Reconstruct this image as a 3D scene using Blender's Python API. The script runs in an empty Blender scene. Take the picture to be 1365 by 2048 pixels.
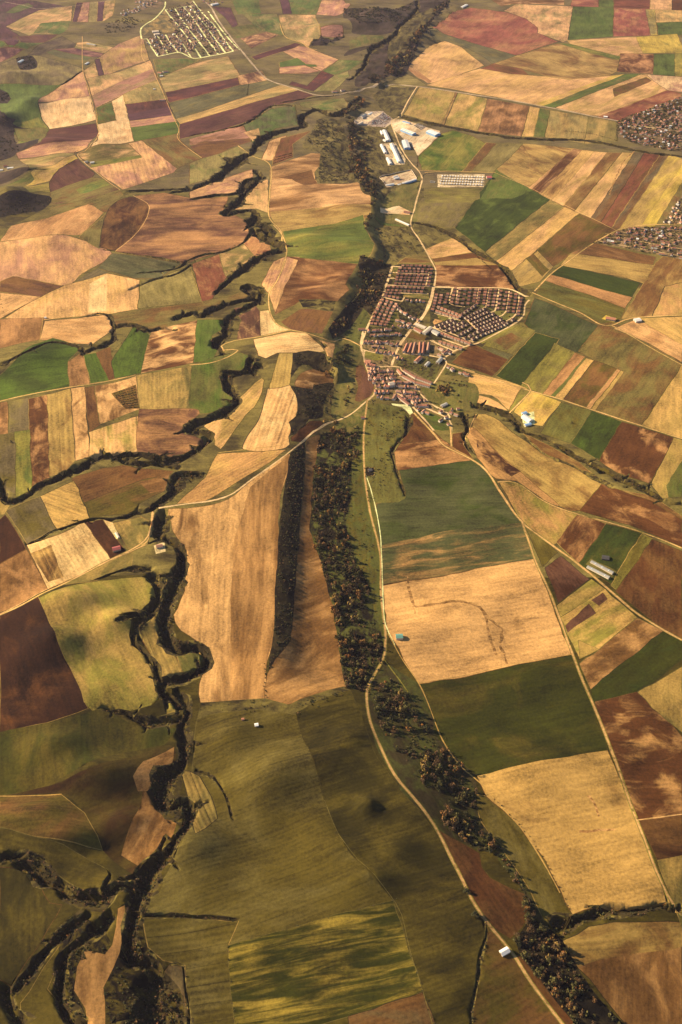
import bpy, math, random
import numpy as np
from mathutils import Vector
from mathutils.geometry import delaunay_2d_cdt
random.seed(7)
RNG = np.random.default_rng(11)
# ---------------------------------------------------------------- survey data
# Outlines surveyed on the photograph, tile by tile: a letter chooses the tile
# (origin and magnification), numbers are positions on it. They are turned into
# real ground positions (metres) by the camera survey below.
TILES = {'P': (0, 0, 1.0), 'A': (0, 0, 1.95), 'B': (665, 0, 1.95), 'C': (0, 350, 1.95), 'D': (665, 350, 1.95),
         'E': (0, 700, 1.95), 'F': (665, 700, 1.95), 'G': (0, 1000, 1.95), 'H': (665, 1000, 1.95),
         'I': (0, 1350, 1.95), 'J': (665, 1350, 1.95), 'K': (0, 1648, 1.95), 'L': (665, 1648, 1.95),
         'M': (380, 180, 3.4125), 'N': (380, 450, 3.4125), 'O': (560, 680, 5.6875), 'Q': (560, 0, 4.0147),
         'R': (0, 0, 4.0147), 'S': (0, 240, 4.0147), 'T': (720, 510, 7.583), 'U': (860, 560, 6.825),
         'V': (710, 680, 5.6875), 'W': (690, 210, 6.5), 'X': (270, 0, 6.2), 'Y': (1170, 180, 7.0), 'Z': (1170, 380, 7.0),
         'H2': (640, 1000, 5.12)}

# surface colours as they look in the sun (sRGB 0-255)
PAL = dict(
    tan=(196, 152, 100), ptan=(210, 170, 118), wheat=(188, 150, 88), straw=(168, 138, 78), sand=(180, 136, 86),
    salmon=(174, 128, 82), pink=(168, 122, 96), brown=(130, 92, 52), dbrown=(88, 52, 32), xbrown=(78, 46, 30),
    redbrown=(142, 84, 60), red=(158, 92, 72), purple=(110, 68, 62), pbrown=(118, 80, 62), soil=(112, 70, 38),
    olive=(128, 114, 62), lolive=(146, 130, 76), dolive=(108, 94, 36), xolive=(76, 68, 24), green=(100, 112, 48),
    bgreen=(88, 108, 36), dgreen=(72, 84, 30), xgreen=(76, 78, 16), hgreen=(100, 116, 54), ggreen=(92, 94, 58), gg2=(112, 106, 70),
    yellow=(178, 152, 66), ygreen=(138, 128, 58), scrub=(84, 72, 46), dscrub=(52, 42, 30), xscrub=(40, 34, 24),
    grey=(120, 104, 72), mead=(112, 108, 54), meadow2=(96, 98, 46), street=(198, 168, 130), dirt=(198, 156, 106),
    pale=(228, 196, 146), town=(150, 122, 88), yard=(216, 178, 138), garden=(98, 92, 52), white=(225, 205, 180),
    asphalt=(168, 148, 130), hpurple=(112, 74, 76), hscrub=(98, 80, 66), hdark=(72, 60, 54))

# name | colour A | points | options: b second colour, t share of B, s blotch size m, k stripe strength, w stripe width m,
#                              z stretch along the stripes, d stripe direction in the photo, e softness;   '+' adds to the field above
FIELDS = '''
scrubland|olive|P -500,-260 1900,-260 1900,420 -500,420|b=grey t=.5 s=120 e=.2
scrubland|olive|P -600,380 700,380 700,1200 -600,1200|b=scrub t=.4 s=90
scrubland|olive|P 640,380 2000,380 2000,1200 640,1200|b=scrub t=.4 s=90
scrubland|dolive|P -300,1150 1700,1150 1700,2300 -300,2300|b=xolive t=.5 s=70
hillside|hpurple|P 0,0 60,0 140,14 100,40 50,60 0,60|b=hscrub t=.5 s=90
grass_field|hgreen|R 50,100 150,40 230,25 270,50 160,90 100,105|b=grey t=.4
field|lolive|R 50,215 310,85 580,48 575,165 530,240 480,275 270,270 235,285|b=tan t=.5 s=130 k=.06
+|hgreen|R 270,265 330,185 500,170 575,170 535,240 480,275|b=lolive t=.45
ploughed_field|hpurple|A 283,85 300,10 325,10 302,85|
field|pink|A 302,85 325,10 352,8 345,86|b=tan
field|lolive|A 345,86 352,8 384,6 380,84|
ploughed_field|hpurple|A 380,84 384,6 412,4 403,82|
field|tan|A 403,82 412,4 448,2 440,60|b=olive t=.5 s=60
ploughed_field|hpurple|R 0,225 45,220 180,300 140,350 90,370 0,335|b=pbrown
ploughed_field|pbrown|R 140,290 330,280 470,278 360,340 170,340|b=hpurple
grass_field|hgreen|R 0,340 90,375 170,340 350,345 220,400 90,392 0,370|b=lolive t=.35
ploughed_field|hpurple|R 0,385 190,410 120,450 0,500|b=pink
field|grey|R 350,345 500,290 620,360 600,400 480,400 330,440 220,450|b=hscrub t=.5 s=70
ploughed_field|hpurple|R 440,395 600,385 830,425 820,455 740,455 560,425|b=pink t=.4
field|gg2|R 380,420 440,400 560,430 740,460 700,485 480,465|b=hgreen
field|lolive|R 620,345 700,335 910,380 880,420 830,425 600,385|b=tan t=.45
field|grey|R 0,520 130,470 320,450 640,540 660,580 500,680 0,680|b=lolive t=.5 s=110 r=1
scrubland|hdark|R 130,470 260,450 300,540 170,560|b=hscrub r=1
grass_field|hgreen|R 0,680 495,683 345,775 310,815 320,900 385,1040 280,1100 150,1090 0,1044|b=green t=.45 s=110
+|ygreen|R 110,1000 310,940 385,1000 400,1080 370,1120 150,1150|b=hgreen t=.4
scrubland|hdark|R 0,715 60,740 90,790 60,830 0,830|b=hscrub
scrubland|hdark|R 0,880 60,940 130,960 110,1010 200,1030 330,1015 120,1060 150,1220 20,1290 0,1290|b=hscrub t=.4 r=1
field|olive|S 120,70 345,60 400,80 390,125 330,160 150,168|b=hgreen t=.4
scrubland|hdark|S 0,180 120,200 320,150 300,190 100,270 0,290|b=hscrub
field|pink|R 310,815 345,780 500,683 665,575 720,770 500,800|b=tan t=.5 s=110
field|ptan|R 312,830 500,800 720,772 770,965 400,1035 345,960|b=tan t=.35 s=140 k=.05
ploughed_field|purple|S 400,75 770,30 790,120 740,155 480,180 210,230 330,175|b=pbrown t=.3 s=120
field|pink|S 135,265 260,215 480,175 740,155 700,220 600,262 150,308|b=tan t=.4
field|lolive|S 160,320 600,265 590,290 390,400 250,435 215,360|b=tan t=.3
field|wheat|S 255,455 600,280 625,310 480,390 400,490 200,530|b=yellow t=.4
grass_field|ygreen|S 180,535 400,500 410,580 320,570 240,580|b=wheat t=.4
field|olive|S 0,540 250,450 280,480 190,530 0,560|b=green t=.4
scrubland|hscrub|S 0,420 240,390 250,440 0,520|b=hdark t=.5
ploughed_field|pbrown|S 400,500 480,390 625,312 760,430 740,460 530,530 490,570 410,580|b=purple t=.4 s=60
field|olive|S 410,580 530,530 740,460 830,470 890,520 690,590 560,650 410,640|b=brown t=.4 s=70
+|hgreen|S 610,560 740,500 830,475 885,520 690,585 640,590|b=ygreen t=.5
ploughed_field|pbrown|S 405,655 560,655 700,590 890,522 965,560 760,620 400,690|b=olive t=.5
field|olive|S 250,820 420,700 700,640 975,570 990,600 860,740 790,740 720,670 560,700|b=brown t=.4 s=70
scrubland|dscrub|S 0,650 120,570 230,580 400,610 410,660 300,740 0,780|b=hdark t=.5 r=1
+|dolive|S 0,780 280,735 300,745 180,810 40,820|b=scrub t=.5 s=40
field|tan|R 675,570 765,500 830,610 700,630|b=lolive t=.5
field|straw|R 770,480 960,350 1140,280 1200,480 1080,520 830,610|b=pink t=.5 s=140
ploughed_field|hpurple|R 765,480 800,470 832,600 795,608|
field|lolive|R 700,632 950,580 1205,485 1270,640 970,770 770,865|b=tan t=.5 s=150
+|pink|R 740,770 1000,640 1230,550 1268,635 970,765 770,862|b=lolive t=.4 s=100
grass_field|green|A 375,420 440,398 455,470 385,487|b=brown t=.35
field|ptan|A 438,395 480,370 495,405 510,497 522,550 355,580 385,545 383,487 455,470|b=tan t=.3 k=.06
ploughed_field|purple|A 490,405 650,385 673,450 506,472|b=redbrown t=.3 s=90
+|hpurple|A 500,445 668,412 673,450 506,472|
field|lolive|A 484,370 612,313 647,385 492,405|b=wheat t=.3
field|pink|A 506,472 673,450 688,473 511,497|b=tan
grass_field|green|A 511,497 690,474 708,492 692,522 525,550|b=bgreen t=.35 s=90
field|brown|A 553,549 692,521 700,546 788,615 690,657|b=olive t=.5 s=90
field|tan|A 353,655 555,612 498,560 553,548 690,657 680,672 480,740 470,732|b=pink t=.45 s=90 k=.16 w=22 d=.3,1
field|olive|A 300,603 345,580 500,560 552,610 352,640|b=tan t=.4 s=60
+|ygreen|A 360,632 545,605 555,615 355,653|b=green
field|olive|A 600,232 790,226 720,262 640,296 620,305|b=hgreen t=.45
field|lolive|A 622,305 740,255 800,237 890,220 940,300 645,360|b=tan t=.4 s=120
ploughed_field|purple|A 645,360 935,300 940,330 660,400|b=redbrown t=.3
field|pbrown|A 930,295 1020,275 1045,312 940,332|b=tan t=.4
field|gg2|A 660,402 942,332 1048,316 1100,330 800,432 688,464|b=olive t=.4
field|wheat|A 688,464 800,432 1100,330 1165,352 702,484|b=lolive t=.4 z=6
ploughed_field|purple|A 702,484 1000,396 1165,352 1225,372 1140,400 1060,412 1000,460 890,498 700,543|b=pbrown t=.45 s=100
field|pink|M 0,335 370,235 430,350 420,350 0,375|b=brown t=.4
ploughed_field|brown|M 0,385 100,355 400,330 420,350 300,385 210,430 85,465|b=pbrown t=.4
field|gg2|M 370,240 560,130 720,105 735,240 590,260 430,360|b=hgreen t=.5
+|tan|M 370,290 470,260 480,310 430,350|b=olive t=.3
field|lolive|M 0,505 85,467 210,432 330,385 440,455 300,480 250,570 0,642|b=hgreen t=.3 s=60
field|pink|M 0,695 250,600 430,540 430,590 350,640 330,700 150,710 0,740|b=tan t=.5 s=60
field|lolive|M 745,85 1050,55 1080,100 1040,140 880,140 760,110|b=hgreen t=.5
field|tan|M 490,480 545,350 660,310 625,400 560,480|b=brown t=.35 s=60
ploughed_field|brown|M 625,330 830,275 700,370 705,460 560,515 570,470|b=redbrown t=.35
field|tan|M 550,525 830,430 890,435 885,520 850,560 870,640 1140,625 1230,700 1240,860 1180,880 630,970 540,850|b=brown t=.45 s=120 z=2.5 d=1,-.08
+|brown|M 600,600 830,545 870,640 780,650 700,610|b=soil t=.3
+|straw|M 550,830 1240,780 1240,860 1170,890 630,970 560,880|b=brown t=.4 z=3 d=1,-.08 s=90
field|tan|M 395,670 530,610 540,840 460,810 310,815|b=lolive t=.4
grass_field|green|N 635,45 1000,-10 1180,-70 1200,30 1260,130 1230,205 1150,265 665,215|b=ygreen t=.35 s=110 z=2.5 d=1,-.08
field|tan|N 490,410 570,250 660,215 750,220 700,330 590,610 540,470|b=pink t=.4 k=.12 w=14 d=-.3,1
ploughed_field|soil|N 660,215 750,225 1140,268 1105,330 1060,405 1085,440 1010,520 770,505 580,610 600,560 700,330 745,240|b=salmon t=.4 s=110 z=1.8 d=1,0
+|brown|N 760,570 980,590 900,740 700,720 620,660|b=pbrown
+|dscrub|N 740,510 1000,520 980,590 770,560|b=olive t=.5 s=20
field|pbrown|N 300,570 440,540 475,590 485,760 320,780 350,650|b=tan t=.3
field|ptan|N 475,590 540,580 600,680 690,715 485,755|b=tan t=.3
field|ptan|N 435,780 690,730 790,735 890,820 920,860 870,870 600,870 520,910 470,890|b=tan t=.4 s=70 k=.1 w=14 d=1,-.1
field|pbrown|N 810,740 900,790 1010,820 1040,920 940,900 890,790|b=tan t=.5 s=50
field|straw|O 0,150 170,150 145,210 110,510 20,545 -120,555 -60,330|b=lolive t=.5 k=.12 w=14
field|tan|O -140,560 20,545 110,515 200,590 185,660 200,740 180,870 110,930 130,1000 100,1100 105,1190 -30,1250 -420,1230 -240,900|b=ptan t=.4 k=.16 w=16 d=-.35,1 r=1
field|straw|E 785,290 900,220 1020,110 1010,190 930,290 860,385 840,370 835,330|b=tan t=.5 k=.08 r=1
field|sand|E 690,600 800,500 850,405 1115,390 1050,440 800,592|b=wheat t=.4 s=80 k=.1 w=12 d=1,-.5
field|brown|O 170,500 250,380 400,330 540,380 610,440 600,490 380,515 375,560 200,545|b=tan t=.35 s=50 r=1
scrubland|dscrub|O 150,150 330,120 510,160 520,200 600,300 480,370 400,340 260,280 130,430 120,480|b=scrub t=.45 s=25 r=1
scrubland|dscrub|O 120,520 370,565 390,515 620,490 500,720 480,880 330,900 250,1000 110,1100 130,1000 105,930 185,870 205,720|b=scrub t=.45 s=25 r=1
ploughed_field|soil|O 130,1110 340,920 470,920 490,950 420,1040 240,1160 130,1150|b=dbrown t=.4 s=30
field|tan|C 0,262 170,237 285,242 435,305 320,385 250,430 50,395 0,420|b=pink t=.45 s=130 r=1
field|salmon|S 0,975 90,850 330,800 710,675 750,690 830,745 650,920 600,925 400,920|b=tan t=.4 s=120
field|olive|C 310,242 410,152 432,152 390,287|b=brown t=.3
ploughed_field|brown|S 805,1020 860,740 990,630 1100,625 1190,680 1195,740 1060,960 960,1044|b=dbrown t=.5 s=50 z=2 r=1
field|pbrown|C 450,298 520,240 580,155 582,115 530,82 640,70 760,95 890,85 870,135 960,180 970,225 940,272 850,300 720,345 600,322|b=salmon t=.5 s=90 z=3 d=1,-.05 k=.06
field|gg2|C 380,362 440,305 560,320 705,345 620,402 520,402|b=ggreen t=.4 s=80
field|grey|C 295,412 380,364 425,380 360,425|b=gg2
field|brown|C 0,415 50,395 246,432 160,475 0,455|b=pbrown t=.4
field|tan|C 0,460 160,475 0,560|b=salmon t=.3
field|tan|C 20,558 160,475 250,432 420,385 545,410 540,522 440,540 175,565|b=wheat t=.4 s=90 k=.08 w=14 d=.1,1
+|ptan|C 350,425 420,387 415,530 345,540|b=tan
field|lolive|C 540,520 550,430 740,355 787,495|b=olive t=.4 s=60
field|redbrown|C 750,347 860,308 885,395 830,482 790,496|b=salmon t=.4 s=50
field|olive|C 860,308 960,270 1000,322 880,395|b=tan t=.4
field|salmon|C 950,268 992,208 1050,260 1057,295 1000,322|b=redbrown t=.4 s=50
field|olive|C 440,542 787,495 970,450 990,478 800,525 690,545 640,602 540,602 450,592|b=brown t=.5 s=80
field|tan|C 155,642 175,570 300,560 420,545 442,602 360,662|b=sand t=.4 k=.06
field|salmon|C 0,562 172,555 155,642 0,675|b=brown t=.45 s=90 z=2
grass_field|bgreen|E 0,195 0,100 60,40 130,-20 205,-47 305,-18 320,-10 265,40 272,148|b=dgreen t=.35 s=120
field|salmon|E 265,45 325,8 350,130 273,148|b=brown t=.4 s=50
grass_field|bgreen|E 328,20 378,10 426,120 354,130|b=green t=.4
field|brown|E 378,10 430,-12 450,110 426,120|b=soil
grass_field|bgreen|E 436,45 520,-90 592,-75 550,90 448,110|b=dgreen t=.35
ploughed_field|soil|E 550,92 590,-75 770,-118 755,50|b=tan t=.45 s=50 z=2.2 d=1,-.2 e=.12
grass_field|green|E 757,48 770,-118 870,-120 878,-90 825,-55 850,-5 830,40|b=bgreen t=.4 s=50
field|straw|E 530,100 752,62 745,232 545,232|b=olive t=.4 s=60 k=.12 w=14 d=.02,1
grass_field|mead|E 752,62 900,12 985,30 980,88 905,80 862,110 870,160 910,185 870,232 745,232|b=bgreen t=.45 s=70 r=1
field|salmon|E 0,205 34,200 34,325 0,330|b=brown
field|grey|E 34,200 112,185 115,310 34,325|b=olive t=.4
ploughed_field|soil|E 112,190 186,175 196,495 150,535 120,540|b=salmon t=.4 s=45 e=.11
field|straw|E 186,175 278,150 296,430 250,480 196,492|b=brown t=.35 k=.18 w=18 d=.05,1
field|tan|E 278,150 332,143 350,415 296,432|b=brown t=.35 s=60
ploughed_field|brown|E 332,148 372,140 392,290 350,320|b=dbrown t=.4 k=.1 d=.05,1
field|tan|E 372,140 440,130 530,103 545,232 392,288|b=brown t=.45 s=50
orchard_ground|brown|E 435,170 530,135 545,230 492,232|b=dolive t=.4
field|tan|E 350,320 545,255 542,397 350,415|b=ygreen t=.4 s=60 k=.15 w=14 d=.02,1
field|pbrown|E 545,232 775,234 720,300 730,330 790,345 760,385 650,420 540,397|b=salmon t=.45 s=70 k=.1 w=14 d=1,0 r=1
field|grey|E 0,330 60,325 62,560 0,530|b=dolive t=.4
grass_field|ygreen|E 60,320 116,310 125,545 65,575|b=green t=.4
field|brown|E 280,500 400,460 480,450 560,462 680,470 660,490 560,505 330,593|b=soil t=.35 s=50
field|dolive|E 330,595 560,505 650,490 640,550 545,600 528,635 450,642 350,652|b=brown t=.35 s=50
+|salmon|E 540,515 660,485 640,548 590,560|b=brown t=.4
field|grey|E 25,625 160,570 222,695 105,757|b=dolive t=.5 s=60
field|wheat|E 158,570 290,510 348,655 222,697|b=straw t=.4 k=.18 w=16 d=1,.35
field|straw|E 0,580 30,600 50,590 20,640 0,650|b=olive
field|ptan|G 105,177 222,140 335,83 432,230 190,347|b=tan t=.35 s=60 k=.12 w=14 d=.6,1
+|brown|G 120,210 200,175 250,300 190,320|b=wheat t=.5 k=.35 w=16 d=.5,1
ploughed_field|dbrown|G 332,85 400,78 490,200 432,232|b=soil t=.3
field|olive|G 440,92 550,65 582,80 575,172 510,202|b=wheat t=.4 s=50
field|salmon|G 0,250 105,195 187,347 0,442|b=brown t=.45 s=70
ploughed_field|dbrown|G 0,78 22,60 102,192 0,247|b=xbrown t=.3
field|olive|G 230,332 430,240 520,200 515,260 400,300 350,320|b=straw t=.4
field|ygreen|G 145,387 350,322 582,298 612,350 600,412 460,448 520,480 505,530 545,590 600,650 615,740 590,800 420,830 340,800|b=straw t=.5 s=90 r=1
ploughed_field|xbrown|I 0,-245 145,-310 342,130 185,182 0,228|b=soil t=.3 s=70 z=1.3
field|straw|G 545,510 600,450 650,560 720,670 620,700 600,620|b=olive t=.4 k=.25 w=16 d=.4,1
field|mead|G 690,600 770,590 800,640 720,670|b=straw t=.4 r=1
field|ygreen|I 640,60 720,100 700,140 650,170|b=straw
hillside|xgreen|I 0,226 185,185 400,130 520,192 690,210 640,272 480,302 300,370 100,455 0,470|b=dolive t=.4 s=80
hillside|dbrown|I 0,475 100,455 350,360 600,288 685,280 675,360 620,380 600,460 640,560 690,570 680,620 590,700 560,790 400,680 330,540 240,465|b=dolive t=.5 s=90 z=1.5 e=.25 f=.85 r=1
+|sand|I 560,335 682,282 672,362 615,385 598,450 540,455 520,400|b=brown t=.45 s=40
+|brown|I 560,450 600,460 645,560 690,570 680,620 590,700 540,740 470,700 520,560|b=sand t=.4 s=50
field|dolive|I 0,476 240,466 330,540 400,680 240,650 0,600|b=brown t=.4 s=80 k=.1 d=1,0 f=1.1
field|dolive|K 0,16 100,40 250,90 420,180 405,285 330,260 220,190 125,122 0,135|r=1 b=xolive t=.4 k=.12 w=14 d=1,.25
field|dolive|K 0,170 110,190 160,250 195,312 245,318 42,622 0,600|b=xolive t=.5 s=60 k=.08 r=1
field|sand|K 462,332 490,320 496,380 470,500 440,580 405,640 420,700 410,800 345,800 330,720 287,650 300,560 335,495 410,512 440,470|b=brown t=.3 s=60 z=2.5 d=-.2,1 r=1
field|dolive|K 82,700 175,560 280,410 270,470 230,540 190,640 235,700 260,800 80,800|b=dolive t=.5 k=.06
scrubland|dscrub|K 500,330 548,345 560,440 600,520 650,545 632,600 640,700 700,800 412,800 405,640 470,500 496,380|b=dolive t=.4 s=14 e=.11
scrubland|dscrub|K 235,430 330,365 400,400 440,470 410,512 335,495 300,560 287,650 330,740 340,800 260,800 230,700 225,560|b=dolive t=.4 s=14 e=.11
scrubland|scrub|I 600,400 650,365 720,380 700,480 730,540 690,570 640,560 600,470|b=dolive t=.4 s=14 e=.11
field|grey|K 632,590 662,550 716,556 750,800 700,800 640,690|b=brown t=.4 k=.1 d=.1,1
field|tan|P 337,1018 440,1006 500,965 582,908 560,1000 555,1100 550,1200 545,1290 530,1340 530,1398 450,1402 402,1403 404,1350 428,1320 400,1284 362,1262 350,1230 370,1180 366,1100 345,1060|b=brown t=.35 s=60 z=5 d=-.04,1 k=.08 w=16 r=1
+|brown|P 500,975 582,908 560,1000 555,1100 550,1200 545,1290 530,1340 530,1398 460,1400 462,1200 470,1080|b=sand t=.42 s=80 z=5 d=-.04,1
scrubland|dscrub|P 580,905 612,882 608,960 598,1100 590,1200 580,1282 535,1350 545,1290 550,1200 558,1060|b=scrub t=.4 s=22
field|brown|P 640,868 625,960 620,1060 640,1120 665,1210 682,1330 692,1375 600,1405 555,1412 528,1398 535,1347 582,1282 598,1100 610,960 614,880|b=sand t=.35 s=70 z=2 d=1,-.5
scrubland|scrub|P 402,1403 530,1398 580,1410 690,1372 705,1385 600,1430 520,1425 440,1425 395,1440|b=olive t=.5 s=25
field|dolive|P 385,1545 395,1440 440,1425 520,1420 590,1430 650,1600 690,1690 790,1805 460,1892 480,1838 290,1830 300,1800 350,1720 390,1640|b=olive t=.4 s=110 k=.12 w=10 d=1,-.35
field|dolive|P 590,1425 700,1382 722,1430 745,1500 782,1558 832,1612 882,1682 922,1748 950,1800 972,1870 950,1960 940,2060 870,2060 790,1805 690,1690 650,1600|b=xolive t=.55 s=60 k=.12 w=10 d=1,-.35 z=2.5 f=1.1
field|olive|I 710,370 780,395 850,560 800,600 760,620 745,520|b=straw t=.5 k=.3 w=12 d=.4,1 r=1
field|dolive|K 555,372 700,360 930,380 890,470 935,800 745,800 720,550 640,530 580,480|b=olive t=.4 k=.25 w=14 d=1,-.15
grass_field|xgreen|P 457,1893 600,1850 787,1803 847,1985 697,2032 600,2060 470,2060|b=yellow t=.34 s=13 z=8 d=1,-.2 e=.2
field|brown|P 697,2033 847,1987 875,2060 700,2060|b=grey t=.4 k=.1 d=1,-.3
field|dolive|L 600,375 690,490 800,650 920,800 535,800 590,520|b=brown t=.5 k=.1 d=1,-.6
ploughed_field|soil|L 410,10 520,85 575,115 585,170 620,210 700,250 745,270 757,360 740,400 692,442 600,370 545,280 470,130|b=brown t=.4 k=.08 d=.7,1 r=1
ploughed_field|soil|L 700,500 790,550 870,680 900,720 990,800 925,800 800,650|b=brown t=.3
field|brown|L 895,455 960,432 1000,400 1100,380 1365,385 1365,800 1160,800 1050,660 960,557|b=sand t=.35 s=60 k=.06
+|straw|L 895,455 960,432 1000,400 1100,380 1365,388 1365,480 1100,520 960,555|b=brown t=.5 s=60 d=1,-.1 k=.1
grass_field|dolive|P 953,1590 975,1592 1037,1650 1092,1722 1144,1828 1108,1858 1085,1836 1060,1780 1000,1690 960,1640|b=olive t=.45 s=50 r=1
field|wheat|P 957,1551 1216,1499 1275,1642 1340,1806 1300,1813 1250,1816 1190,1811 1144,1828 1092,1722 1037,1650 975,1592|b=brown t=.14 s=80 k=.06 w=14 d=1,-.2
grass_field|xgreen|P 838,1367 1144,1307 1216,1499 957,1551 912,1514 870,1468 862,1411|b=dolive t=.3 s=90
field|tan|P 766,1172 1068,1117 1143,1308 838,1367 800,1300 777,1268|b=brown t=.12 s=70 k=.05 w=14 d=1,-.15
grass_field|ggreen|P 753,1008 800,995 812,985 798,938 955,917 972,930 1045,1045 1068,1117 766,1169|b=dgreen t=.35 s=70 k=.07 w=14 d=1,-.02
+|ggreen|P 764,1090 900,1060 1045,1045 1068,1117 766,1169|b=sand t=.28 s=22 z=5 d=1,-.12 e=.2
ploughed_field|salmon|F 240,400 265,368 425,347 555,428 420,445 255,470|b=soil t=.45 s=50 z=1.5 d=1,-.1 e=.11
ploughed_field|soil|F 265,368 310,290 308,252 332,250 428,347|b=brown t=.35
pasture|mead|F 130,592 128,340 135,218 250,222 300,262 310,290 240,388 240,430 285,577 180,595|b=dolive t=.4 s=30 r=1
pasture|meadow2|F 45,640 120,420 135,520 175,650 185,780 200,1000 175,1080 130,930 60,800|b=dolive t=.35 s=30
ploughed_field|soil|F 470,325 510,320 512,370 550,425 470,378|b=brown
field|straw|F 545,300 568,250 630,262 700,320 830,402 1048,520 960,627 880,605 760,500 640,395|b=brown t=.4 s=80 k=.08 w=16 d=1,.7 r=1
field|sand|F 522,330 545,300 640,395 760,500 885,607 820,582 720,510 640,500 570,420|b=brown t=.3 s=60 r=1
+|dbrown|F 560,350 600,362 700,450 735,472 700,492 610,440 570,400|b=sand t=.35 s=30
field|brown|F 745,325 830,365 960,440 1090,540 1250,570 1365,650 1365,665 1240,590 1050,522 830,405|b=straw t=.35 s=60
ploughed_field|soil|F 962,628 1050,523 1240,588 1365,662 1365,770 1190,692|b=salmon t=.3 s=70 z=1.5 e=.11
field|sand|F 650,515 690,512 740,530 830,592 957,640 875,757 860,762 740,668|b=ygreen t=.4 s=60
ploughed_field|soil|H 877,165 957,55 1067,90 965,250|b=salmon t=.35 s=40 z=2.5 d=-.6,1
grass_field|dgreen|H 962,248 1070,92 1207,130 1130,260 1090,330|b=dolive t=.35
field|dolive|H 1085,332 1207,132 1250,152 1110,352|b=ygreen t=.4 z=4
ploughed_field|brown|H 1105,357 1250,155 1365,200 1365,545 1290,508|b=soil t=.5 s=50
field|dolive|H 750,95 880,205 820,262|b=olive t=.4 z=3
ploughed_field|pbrown|H 830,265 895,220 1000,310 880,400|b=dbrown t=.4 k=.12 d=.6,1
field|ygreen|H 875,412 1010,310 1062,347 890,457|b=straw t=.4 z=4
field|wheat|H 890,460 1062,347 1090,375 1190,460 1040,580 965,617|b=ygreen t=.5 z=3 s=40
+|pbrown|H 905,490 1000,405 1032,440 920,515|b=dbrown
+|pbrown|H 1010,390 1055,360 1078,385 1040,415|b=dbrown
field|straw|H 960,545 1040,580 965,620|b=ygreen
ploughed_field|brown|H 965,640 1040,582 1190,460 1290,512 1005,735|b=sand t=.45 s=50 z=1.8 d=1,-.5 e=.12
grass_field|xgreen|H 1005,737 1290,512 1365,552 1365,622 1190,750 1020,810|b=dgreen t=.35
ploughed_field|soil|J 1022,105 1190,68 1365,240 1365,545 1195,565 1075,270|b=sand t=.36 s=45 z=1.6 d=1,.1 e=.12
field|straw|J 1192,68 1310,0 1365,-30 1365,225 1310,182|b=olive t=.4 z=2
ploughed_field|dbrown|J 1195,568 1365,545 1365,702 1268,720|b=brown t=.45 z=3
field|olive|J 1268,722 1365,702 1365,1000 1310,840|b=straw t=.35
field|red|B 390,108 490,40 540,30 680,48 760,75 802,110 800,128 880,162 715,217 590,180|b=salmon t=.35 s=170 e=.2
field|gg2|B 372,112 390,108 590,180 717,217 628,250 580,215 500,175 400,160|b=olive t=.4
field|tan|B 670,42 720,15 940,25 920,158 900,164 800,128 802,108 760,75|b=lolive t=.4 k=.05
grass_field|green|B 940,26 1100,29 1096,141 920,156|b=bgreen t=.3
field|red|B 1100,30 1222,33 1242,138 1096,142|b=salmon t=.4
field|lolive|B 1222,37 1260,37 1272,136 1242,138|b=yellow t=.4
field|wheat|B 1260,38 1365,40 1365,85 1265,90|b=lolive t=.4
grass_field|green|B 1265,88 1365,85 1365,136 1272,136|b=dgreen t=.3
field|yellow|B 1183,144 1345,132 1365,180 1365,208 1210,207|b=ygreen t=.3
field|red|B 935,0 1040,0 1040,27 930,25|b=salmon
grass_field|green|B 1040,0 1100,0 1100,29 1040,27|
field|redbrown|B 1100,0 1242,0 1240,35 1100,30|b=soil
field|tan|B 1242,0 1326,0 1326,38 1240,36|b=straw
ploughed_field|soil|B 1326,0 1365,0 1365,40 1326,38|
field|brown|B 620,0 905,0 905,20 800,15 700,16 660,25|b=tan t=.4 s=90
field|straw|B 918,158 1183,143 1210,207 1125,211 1110,220 930,172|b=tan t=.5
ploughed_field|soil|B 1125,208 1255,211 1252,288 1108,280|b=salmon t=.45 s=70 e=.11
grass_field|green|B 1255,210 1336,210 1336,298 1252,290|b=dgreen t=.3
field|ygreen|B 1336,208 1365,208 1365,298 1336,298|b=yellow
field|straw|B 880,168 1120,230 1108,280 1080,294 920,310 830,297 740,267 630,247 720,217|b=brown t=.42 s=140
grass_field|ygreen|B 878,168 930,172 1122,220 1116,234 1000,205|b=green t=.5
field|brown|B 580,268 630,247 740,268 765,292 690,288|b=redbrown t=.4
field|wheat|B 283,258 385,165 440,160 500,182 592,256 420,317 380,325|b=tan t=.5 s=140
+|salmon|B 283,258 330,272 390,318 375,325 330,300|b=tan
field|lolive|B 195,322 290,290 312,297 370,332 210,337|b=olive t=.4
field|tan|B 370,332 575,268 690,288 830,298 920,311 1080,296 1240,290 1260,320 980,420 850,400 810,412 640,378|b=wheat t=.5 s=130 z=4 d=1,-.42
+|yellow|B 785,408 1090,296 1140,288 815,416|b=wheat t=.5
+|green|B 815,416 1140,289 1205,288 870,420|b=olive t=.35
field|straw|B 870,420 1205,290 1240,298 1310,350 1045,452 980,447|b=tan t=.5 s=90 z=3 d=1,-.42
+|brown|B 1095,345 1225,300 1247,315 1100,378|b=dolive t=.4
ploughed_field|redbrown|B 1035,456 1310,350 1362,365 1350,390 1222,435 1120,472|b=salmon t=.3
field|ptan|B 1228,292 1365,300 1365,360 1310,352 1250,312|b=pink t=.4
field|straw|B 280,447 340,340 482,358 427,487|b=ygreen t=.4 s=80
field|brown|B 425,486 480,358 492,362 440,486|b=straw t=.4
field|ygreen|B 438,487 490,362 606,385 570,512|b=wheat t=.5 z=4 d=-.35,1
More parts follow.
